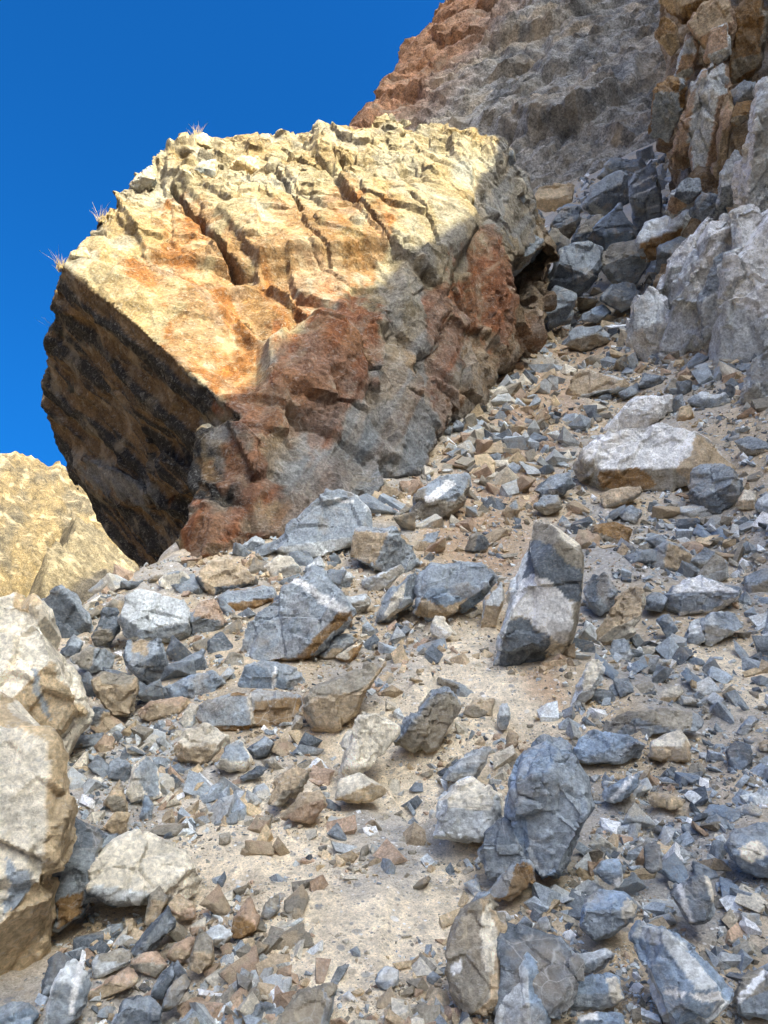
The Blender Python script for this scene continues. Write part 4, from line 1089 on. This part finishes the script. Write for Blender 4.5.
def unseen_shading_shoulder():
    """the cliff goes on unseen right of and behind the camera; its skyline is shaped to throw the shade"""
    X0 = 9.5
    keys = []
    for px, py in ((214, 392), (240, 375), (262, 352), (290, 332), (320, 312), (360, 296), (400, 283), (440, 256), (462, 232), (470, 214), (478, 180), (505, 150)):
        d = ray(px, py)
        h = BVH_MAIN.ray_cast(Vector(CAM), Vector(d))
        p = np.array(h[0]) if h[0] is not None else P(px, py, 11.5)
        t = (X0 - p[0]) / SUN[0]
        c = p + SUN * t
        keys.append((c[1], c[2]))
    keys.sort()  # unseen skyline traced back from the wanted shade edge on the boulder
    ys = np.array([k[0] for k in keys]); zs = np.maximum.accumulate(np.array([k[1] for k in keys]))
    ky = np.concatenate([[-200, -60, ys[0] - 6, ys[0] - 1.5], ys, [ys[-1] + 1.0, ys[-1] + 5, 4, 40]])
    kz = np.concatenate([[30, 26, zs[0] + 1.5, zs[0] - 0.2], zs, [zs[-1] + 4, zs[-1] + 16, 46, 60]])
    yy = np.concatenate([np.linspace(-200, -30, 60)[:-1], np.linspace(-30, 11, 330)])
    tt = np.linspace(0, 1, 90)
    Y, T = np.meshgrid(yy, tt)
    top = np.interp(Y, ky, kz)
    jag = fbm(np.stack([yy, yy * 0, yy * 0], 1) / 1.3, 4, 61) * 0.22
    top = top + jag[None]
    base = ground_h(np.full(Y.size, X0), Y.ravel()).reshape(Y.shape) - 2
    # front face up, then the back slope falling off behind the skyline
    up = np.clip(T / 0.7, 0, 1); bk = np.clip((T - 0.7) / 0.3, 0, 1)
    Z = base + (top - base) * up - bk * 6
    Xn = X0 + 2.5 * (1 - up) * -0.6 + bk * 14
    p = np.stack([Xn.ravel(), Y.ravel(), Z.ravel()], 1)
    a1, _ = facet(p / 3, 62); a2, _ = facet(p / 1.1, 63)
    w = np.sin(np.pi * np.clip(T.ravel() / 0.7, 0, 1)) * (T.ravel() < 0.7)
    p[:, 0] -= w * (0.9 * a1 + 0.35 * a2)
    ny = len(yy)
    i = np.arange(len(tt) - 1)[:, None] * ny + np.arange(ny - 1)[None]
    f = np.stack([i, i + 1, i + 1 + ny, i + ny], -1).reshape(-1, 4)
    me = mesh_from('shading_shoulder', p, f)
    n = fbm(p / 2, 4, 64)
    set_attr(me, lerp(np.broadcast_to(np.array([.30, .26, .21]), p.shape).copy(), np.broadcast_to(np.array([.30, .22, .14]), p.shape), smooth(-.2, .4, n)), 0)
    tag(link('shading_shoulder', me, M_BIG), 'unseen cliff on the right, skyline shaped to shade the slope', kind='structure')
unseen_shading_shoulder()

def added_shading_ridge():
    """unseen ridge above the cliff on the right, added to keep gully and mountain in shade"""
    u = np.linspace(0, 1, 70); v = np.linspace(0, 1, 110)
    U, V = np.meshgrid(u, v)
    Y = 0.5 + 50 * V
    X = np.maximum(11.5, 0.58 * Y + 3) + 75 * U
    p = np.stack([X.ravel(), Y.ravel(), 0 * X.ravel()], 1)
    Z = 14 + 195 * U ** 0.62 + (5 * fbm(p / 14, 5, 66) + 2 * facet(p / 5, 67)[0]).reshape(U.shape)  # unseen added ridge, raised until it blocks the sun
    Z[0, :] = np.minimum(Z[0, :], -5); Z[:, 0] = ground_h(X[:, 0], Y[:, 0]) - 1
    p[:, 2] = Z.ravel()
    nu = len(u)
    i = np.arange(len(v) - 1)[:, None] * nu + np.arange(nu - 1)[None]
    f = np.stack([i, i + 1, i + 1 + nu, i + nu], -1).reshape(-1, 4)
    me = mesh_from('shading_ridge', p, f)
    n = fbm(p / 5, 4, 68)
    set_attr(me, lerp(np.broadcast_to(np.array([.36, .32, .27]), p.shape).copy(), np.broadcast_to(np.array([.28, .21, .14]), p.shape), smooth(-.2, .4, n)), 0)
    tag(link('shading_ridge', me, M_FAR), 'unseen ridge on the right, added to shade gully and mountain', kind='structure')
added_shading_ridge()

# ---------------------------------------------------------------- rocks, cliff slabs, boulder blocks
FLUTE = np.array([[2.2, 0, 0.3], [0, 2.0, 0], [0, 0, 1]])
k = 0
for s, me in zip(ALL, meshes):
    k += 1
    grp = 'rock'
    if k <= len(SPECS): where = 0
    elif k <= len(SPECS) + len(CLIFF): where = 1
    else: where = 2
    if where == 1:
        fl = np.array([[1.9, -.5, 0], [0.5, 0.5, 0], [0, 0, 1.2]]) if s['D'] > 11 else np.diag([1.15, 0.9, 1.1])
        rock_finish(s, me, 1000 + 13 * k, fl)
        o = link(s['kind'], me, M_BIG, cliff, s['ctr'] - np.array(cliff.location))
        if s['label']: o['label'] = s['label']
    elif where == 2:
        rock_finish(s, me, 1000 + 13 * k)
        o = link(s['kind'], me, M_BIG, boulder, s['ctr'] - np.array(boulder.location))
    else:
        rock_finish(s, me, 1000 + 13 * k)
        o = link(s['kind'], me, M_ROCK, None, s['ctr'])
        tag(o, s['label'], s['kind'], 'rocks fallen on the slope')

# ---------------------------------------------------------------- loose stones: single ones in each patch of rubble, finer gravel as one mass
ROCK_POLYS = [s['poly'] for s in SPECS]
BOULDER_OUT = [(62, 265), (88, 232), (125, 180), (205, 133), (400, 110), (512, 155), (530, 190), (520, 250), (500, 330), (470, 384), (440, 440), (380, 482), (300, 520), (230, 548), (165, 562), (140, 580), (65, 465), (42, 395)]

BX, BY = 300, 300
BMASK = np.zeros((900, 1400), bool)
for q in [BOULDER_OUT] + ROCK_POLYS:
    qa = np.array(q)
    x0, y0 = np.floor(qa.min(0)).astype(int); x1, y1 = np.ceil(qa.max(0)).astype(int)
    xs, ys = np.meshgrid(np.arange(x0, x1 + 1), np.arange(y0, y1 + 1))
    m = inside_poly(xs.ravel() + 0.01, ys.ravel() + 0.01, q)
    xi, yi = xs.ravel()[m] + BX, ys.ravel()[m] - BY
    ok_ = (xi >= 0) & (xi < 1400) & (yi >= 0) & (yi < 900)
    BMASK[yi[ok_], xi[ok_]] = True
def blocked(px, py):
    return BMASK[np.clip(py - BY, 0, 899).astype(int), np.clip(px + BX, 0, 1399).astype(int)]

nr = np.random.default_rng(5)
def base_stone(seed, vox=None):
    """broken block: the corners of a slab, shifted, some broken off"""
    r = np.random.default_rng(seed)
    box = np.array([1.0, r.uniform(.45, .95), r.uniform(.28, .75)])
    c = np.array([(a, b, d) for a in (-1, 1) for b in (-1, 1) for d in (-1, 1)], float)
    c = (c + r.uniform(-.55, .55, c.shape)) * box
    k = r.integers(0, 8)
    c[k] *= r.uniform(.25, .6)
    ex = r.normal(size=(3, 3)); ex /= np.linalg.norm(ex, axis=1)[:, None]
    p = np.concatenate([c * 0.82, ex * box * 0.95])
    return hull_mesh(p)

MIDS = [base_stone(200 + i) for i in range(12)]
MIDS = remesh_all([(m, 0.085) for m in MIDS])
for i, m in enumerate(MIDS): rough_up(m, 1.7, 900 + i, 0.7)
LIB = {}
for c, c2 in (('g', 'd'), ('t', 'p'), ('l', 'w'), ('k', 't'), ('p', 't'), ('b', 'g'), ('d', 'g')):
    LIB[c] = []
    for i, m in enumerate(MIDS):
        mm = m.copy()
        co = get_co(mm)
        n = fbm(co / 0.8 + 3 * i, 4, 33 + i)
        col = lerp(np.broadcast_to(PAL[c], co.shape).copy(), np.broadcast_to(PAL[c2], co.shape), smooth(-.05, .3, n) * .8)
        set_attr(mm, col * (1 + .15 * fbm(co / .3, 3, i))[:, None], 0.4 if c in 'gdb' else 0.1)
        mm.materials.append(M_STONE)
        LIB[c].append(mm)

def drop(o, pos, sz, r):
    o.location = pos
    o.scale = (sz * r.uniform(.9, 1.25), sz * r.uniform(.75, 1.05), sz * r.uniform(.75, 1.1))
    o.rotation_euler = (r.uniform(-.8, .8), r.uniform(-.8, .8), r.uniform(0, 6.28))

# label | patch centre and half size in the picture | how many | size | colours
PATCH = [
    ('dark angular stone in the rubble heap right of the cream boulders', 110, 745, 55, 45, 18, 9, 19, 'dggtlg'),
    ('small angular stone in the pink and grey rubble at the bottom left', 225, 965, 75, 55, 34, 9, 20, 'pktglpk'),
    ('grey stone in the gap between pointed slab and banded slab', 290, 585, 60, 30, 18, 9, 18, 'lgkg'),
    ('stone in the rubble strip along the leaning boulder\'s right foot', 480, 410, 32, 50, 26, 8, 16, 'gldgk'),
    ('stone on the pinkish earth above the broad blue-grey rock', 500, 455, 50, 45, 16, 8, 15, 'ptkpg'),
    ('stone in the blue-grey gravel below the widest pale slab', 655, 535, 80, 40, 34, 9, 19, 'glgtb'),
    ('stone in the blue gravel around the yellow-cream stone', 640, 680, 60, 40, 16, 8, 15, 'gblgb'),
    ('stone in the gravel between the biggest blue boulder and the right edge', 680, 845, 80, 70, 20, 8, 16, 'bgllg'),
    ('dark block in the jumble filling the gully', 595, 235, 60, 75, 36, 9, 22, 'dgkgk'),
    ('stone at the foot of the pale cliff, above the widest pale slab', 660, 385, 70, 30, 14, 8, 17, 'gdkl'),
    ('stone on the dusty trail beside the flaky outcrop', 410, 820, 90, 60, 10, 6, 10, 'lgtk'),
    ('stone on the gully floor beside the dark hollow', 560, 330, 50, 28, 10, 6, 11, 'gkdt'),
    ('stone beside the low tan rocks left of the trail', 250, 800, 55, 50, 9, 8, 14, 'tglp'),
    ('stone among the rubble between white-streaked blocky rock and pointed slab', 395, 525, 40, 35, 16, 9, 18, 'lgkp'),
    ('stone in the rubble under the overhang, left of the pointed slab', 170, 640, 80, 55, 24, 9, 19, 'gkld'),
]
rs = random.Random(11)
CENTRES = np.array([np.array(s['poly']).mean(0) for s in SPECS])
HALF = np.array([np.ptp(np.array(s['poly']), 0) / 2 for s in SPECS])
TONE = {'g': 'blue-grey', 'd': 'charcoal', 't': 'tan', 'l': 'pale grey', 'k': 'khaki', 'p': 'pinkish', 'b': 'bluish'}
NOUN = {'rock', 'stone', 'slab', 'block', 'boulder', 'wedge', 'pebble', 'plate', 'plates', 'ledge', 'outcrop', 'flake', 'splinter', 'fin', 'cube', 'chip', 'half'}
def handle(label):
    out = []
    for a in label.replace(',', ' ,').split():
        if a == ',' or (NOUN & set(out) and a in ('beside', 'below', 'under', 'above', 'behind', 'left', 'right', 'in', 'between', 'on', 'lying', 'standing', 'cut', 'at', 'leaning', 'resting', 'near', 'by', 'touching', 'sunk', 'half', 'tucked', 'just', 'among', 'against', 'filling', 'perched', 'across', 'over', 'roofing', 'wedged', 'away')): break
        out.append(a)
    out = out[:9]
    while out[-1] in ('at', 'the', 'of', 'with', 'a', 'and', 'white'): out.pop()
    return ' '.join(out)
USED = set()
def stone_label(px, py, z, c, patch):
    d = np.hypot(np.maximum(np.abs(CENTRES[:, 0] - px) - HALF[:, 0], 0), np.maximum(np.abs(CENTRES[:, 1] - py) - HALF[:, 1], 0))
    for j in np.argsort(d)[:6]:
        dx, dy = px - CENTRES[j, 0], py - CENTRES[j, 1]
        rel = ('right of' if dx > 0 else 'left of') if abs(dx) / HALF[j, 0] > abs(dy) / HALF[j, 1] else ('below' if dy > 0 else 'above')
        lab = f"{'tiny' if z < 8.5 else 'small'} {TONE[c]} stone {rel} the {handle(SPECS[j]['label'])}"
        if lab not in USED: break
    USED.add(lab)
    return lab
for lab, cx, cy, rx, ry, n, s0, s1, cols in PATCH:
    placed, tries = [], 0
    while len(placed) < n and tries < 600:
        tries += 1
        px, py = cx + rs.uniform(-rx, rx), cy + rs.uniform(-ry, ry)
        if blocked(np.array([px, px]), np.array([py, py - 6])).any() or not (4 < px < 764 and py < 1018): continue
        if any(abs(px - a) < (z + 4) * 1.3 and abs(py - b) < z + 4 for a, b, z in placed): continue
        h, ok = ground_hit([px], [py])
        if not ok[0] and py > 340: continue
        z = rs.uniform(s0, s1)
        placed.append((px, py, z))
        r = z / FPX * h[0][1] * 0.92
        p = h[0].copy()
        p[2] = ground_h(p[:1], p[1:2])[0] + ground_detail(p[:1], p[1:2])[0] + 0.22 * r
        cname = rs.choice(cols)
        o = bpy.data.objects.new('stone', rs.choice(LIB[cname]))
        COL.objects.link(o)
        drop(o, p, r, rs)
        tag(o, stone_label(px, py, z, cname, lab), 'stone', lab.replace('stone ', 'stones ', 1).replace('block ', 'blocks ', 1))

def gravel(n, seed):
    r = np.random.default_rng(seed)
    base = []
    for i in range(24):
        m = base_stone(500 + i)
        bm = bmesh.new(); bm.from_mesh(m); bmesh.ops.triangulate(bm, faces=bm.faces)
        base.append((np.array([v.co for v in bm.verts]), np.array([[v.index for v in f.verts] for f in bm.faces])))
        bm.free(); bpy.data.meshes.remove(m)
    for i in range(8):
        rb = np.random.default_rng(700 + i)
        q = rb.normal(size=(6, 3)); q /= np.linalg.norm(q, axis=1)[:, None]
        m = hull_mesh(q * np.array([1, .8, .55]))
        base.append((np.array([v.co for v in m.vertices]), np.array([f.vertices for f in m.polygons])))
        bpy.data.meshes.remove(m)
    # candidates all over the visible slope and a margin beside it, more along the rocks' lower edges and in the gully
    px = r.uniform(-240, 1040, n); py = 1110 - (1110 - 320) * r.random(n)
    ex, ey = [], []
    for q in ROCK_POLYS:
        q = np.array(q)
        k = int(np.ptp(q[:, 0]) * 0.9)
        t = r.random(k); e = r.integers(0, len(q), k)
        pt = q[e] + (q[(e + 1) % len(q)] - q[e]) * t[:, None]
        pt = pt + (pt - q.mean(0)) / np.linalg.norm(pt - q.mean(0), axis=1)[:, None] * np.abs(r.normal(0, 5, k))[:, None] + [0, 2]
        ex.append(pt[:, 0]); ey.append(pt[:, 1])
    fx = r.uniform(-60, 830, 42000); fy = r.uniform(360, 1060, 42000)
    gxx = r.uniform(515, 690, 2600); gyy = r.uniform(150, 345, 2600)
    n_edge = sum(map(len, ex))
    px = np.concatenate([px] + ex + [gxx, fx]); py = np.concatenate([py] + ey + [gyy, fy])
    extra = np.concatenate([np.zeros(n), np.full(n_edge, 0.5), np.full(2600, 0.2), np.full(42000, 0.9)])
    n = len(px)
    h, ok = ground_hit(px, py)
    ok |= (py < 345)
    inpic = blocked(px, py)
    # density: heaps of rubble against bare trodden dust
    dens = np.full(n, 0.60) + extra
    sz = r.pareto(1.6, n) * 2.4 + 1.4
    sz *= np.where(py < 345, 1.5, 1.0)
    grit = extra == 0.9
    sz = np.where(grit, r.uniform(0.9, 2.0, n), sz)
    for cx, cy, rx, ry, d, k in ((340, 960, 90, 80, -.4, .45), (400, 890, 70, 60, -.5, .45), (400, 800, 80, 60, -.42, .5), (240, 850, 70, 50, -.45, .5), (450, 690, 80, 50, -.4, .55), (735, 690, 45, 50, -.3, .7), (490, 480, 50, 40, -.15, .9), (330, 730, 60, 60, -.2, .8), (600, 960, 60, 50, -.15, .8), (760, 950, 60, 60, -.2, .8), (520, 700, 40, 40, -.2, .8),
                                 (110, 750, 70, 50, .5, 1.5), (220, 960, 90, 60, .5, 1.6), (640, 680, 70, 50, .35, .9), (480, 410, 45, 60, .5, 1.4), (620, 540, 110, 60, .3, .95), (680, 850, 100, 90, .2, .85), (370, 850, 60, 40, .4, .75), (290, 590, 120, 60, .4, 1.4), (650, 390, 100, 50, .4, 1.3), (570, 330, 60, 30, .3, 1.2), (500, 430, 70, 50, .35, 1.3), (150, 660, 120, 70, .4, 1.4)):
        w = np.clip(1.3 - np.hypot((px - cx) / rx, (py - cy) / ry), 0, 1)
        dens += d * w; sz *= 1 + (k - 1) * w
    clump = fbm(np.stack([px / 40, py / 30, px * 0], 1), 3, 91)
    keep = ok & (~inpic) & (r.random(n) < dens + 0.35 * clump)
    sz = np.clip(np.where(extra == 0.5, np.minimum(sz, 5.5), sz), 0.9, 15)
    for ox, oy in ((0, -1), (-1, -.4), (1, -.4), (0, .6)):
        keep &= ~(blocked(px + ox * sz, py + oy * sz) & (sz > 3.5))
    px, py, sz, h, grit = px[keep], py[keep], sz[keep], h[keep], grit[keep]
    m = len(px)
    rad = sz / FPX * h[:, 1] * 0.8
    pos = h.copy()
    pos[:, 2] = ground_h(pos[:, 0], pos[:, 1]) + ground_detail(pos[:, 0], pos[:, 1]) + 0.15 * rad
    # colours by patch: warm in the middle, blue-grey right, mixed pink lower left
    warm = np.clip(0.42 + 0.3 * np.exp(-((px - 400) / 150) ** 2) - 0.25 * (px > 560) - 0.3 * (py < 330) + 0.15 * np.exp(-((px - 500) / 60) ** 2 - ((py - 470) / 60) ** 2) + 0.2 * fbm(np.stack([px / 60, py / 45, px * 0], 1), 2, 92), .05, .9)
    warm = np.clip(warm + 0.3 * grit, 0, .92)
    wc = np.array([PAL['t'], PAL['p'], PAL['k'], PAL['w'] * .85, PAL['s']])[r.integers(0, 5, m)]
    gc = np.array([PAL['g'], PAL['d'], PAL['l'] * .8, PAL['k'], PAL['g'] * 1.3, PAL['l'] * 1.3])[r.integers(0, 6, m)]
    sc = np.where((r.random(m) < warm)[:, None], wc, gc) * r.uniform(.75, 1.25, (m, 1))
    V, F, C = [], [], []
    nv = 0
    typ = np.where(grit | (sz < 2.2), r.integers(24, 32, m), r.integers(0, 24, m))
    for t, (bv, bf) in enumerate(base):
        ii = np.where(typ == t)[0]
        k = len(ii)
        if k == 0: continue
        a = r.uniform(0, 6.28, k); b = r.uniform(-1, 1, k); c = r.uniform(-1, 1, k)
        ca, sa, cb, sb, c2, s2 = np.cos(a), np.sin(a), np.cos(b), np.sin(b), np.cos(c), np.sin(c)
        Rz = np.zeros((k, 3, 3)); Rz[:, 0, 0] = ca; Rz[:, 0, 1] = -sa; Rz[:, 1, 0] = sa; Rz[:, 1, 1] = ca; Rz[:, 2, 2] = 1
        Rx = np.zeros((k, 3, 3)); Rx[:, 0, 0] = 1; Rx[:, 1, 1] = cb; Rx[:, 1, 2] = -sb; Rx[:, 2, 1] = sb; Rx[:, 2, 2] = cb
        Ry = np.zeros((k, 3, 3)); Ry[:, 1, 1] = 1; Ry[:, 0, 0] = c2; Ry[:, 0, 2] = s2; Ry[:, 2, 0] = -s2; Ry[:, 2, 2] = c2
        S = rad[ii][:, None] * r.uniform(.6, 1.4, (k, 3))
        v = np.einsum('kij,kvj->kvi', Rz @ Rx @ Ry, bv[None] * S[:, None]) + pos[ii][:, None]
        V.append(v.reshape(-1, 3))
        F.append((bf[None] + (np.arange(k) * len(bv))[:, None, None] + nv).reshape(-1, 3))
        C.append(np.repeat(sc[ii], len(bv), 0))
        nv += k * len(bv)
    me = mesh_from('gravel', np.concatenate(V), np.concatenate(F), False)
    set_attr(me, np.concatenate(C), 0)
    tag(link('gravel', me, M_STONE), 'tan and blue-grey gravel and rock chips covering the slope', kind='stuff')
    return m
N_GRAVEL = gravel(92000, 3)

# ---------------------------------------------------------------- dry tufts on the boulder's rim
def straw_material(name, c):
    m = bpy.data.materials.new(name); m.use_nodes = True
    b = m.node_tree.nodes['Principled BSDF']
    n = m.node_tree.nodes.new('ShaderNodeTexNoise'); n.inputs['Scale'].default_value = 12
    r = m.node_tree.nodes.new('ShaderNodeValToRGB')
    r.color_ramp.elements[0].color = (*[a * .6 for a in c], 1); r.color_ramp.elements[1].color = (*c, 1)
    m.node_tree.links.new(n.outputs['Fac'], r.inputs[0]); m.node_tree.links.new(r.outputs[0], b.inputs['Base Color'])
    b.inputs['Roughness'].default_value = 0.9
    return m
M_STRAW = straw_material('dry_straw', (.36, .27, .15))
M_TWIG = straw_material('grey_twigs', (.13, .12, .09))

BODY_BVH = bvhtree.BVHTree.FromPolygons([v.co + boulder.location for v in bme.vertices], [tuple(p.vertices) for p in bme.polygons])
def tuft(label, px, py, D, hgt, n, mat, spread, seed):
    r = random.Random(seed)
    base = P(px, py, D)
    near_ = BODY_BVH.find_nearest(Vector(base))
    if near_[0] is not None: base = np.array(near_[0])
    V, F = [], []
    for _ in range(n):
        az, lean = r.uniform(0, 6.28), r.uniform(0.05, spread)
        h_ = hgt * r.uniform(.5, 1.1)
        p0 = np.array([r.uniform(-.05, .05), r.uniform(-.05, .05), -0.03])
        dr = np.array([math.cos(az) * lean, math.sin(az) * lean, 1.0])
        rd = r.uniform(.0025, .005)
        k = len(V)
        for t in (0, .5, 1):
            c = p0 + dr * h_ * t + np.array([math.cos(az), math.sin(az), -.3]) * lean * h_ * .3 * t * t
            w = rd * (1.15 - t)
            for q in range(3):
                V.append(c + [w * math.cos(q * 2.1), w * math.sin(q * 2.1), 0])
        for lv in (0, 3):
            for q in range(3):
                a, b = k + lv + q, k + lv + (q + 1) % 3
                F.append([a, b, b + 3, a + 3])
    me = mesh_from('grass_tuft', V, F)
    tag(link('grass_tuft', me, mat, None, base), label, 'dry grass', 'dry tufts on the leaning boulder')
tuft('upright straw-coloured tuft on the boulder\'s left shoulder', 98, 217, 9.3, .24, 60, M_STRAW, .7, 1)
tuft('tall thin tuft on the boulder\'s flat top', 197, 134, 10.7, .24, 45, M_STRAW, .6, 2)
tuft('short tuft on the crest left of the tall thin tuft', 170, 148, 10.3, .14, 30, M_STRAW, .7, 3)
tuft('bushy dry tuft on the sharp left tip of the overhang', 60, 268, 8.7, .20, 70, M_STRAW, 1.3, 4)
tuft('dark twiggy plant halfway down the overhang\'s left edge', 52, 338, 9.8, .20, 70, M_TWIG, 1.6, 5)
tuft('dark twiggy plant low on the overhang\'s left edge', 46, 398, 10.1, .16, 60, M_TWIG, 1.6, 6)
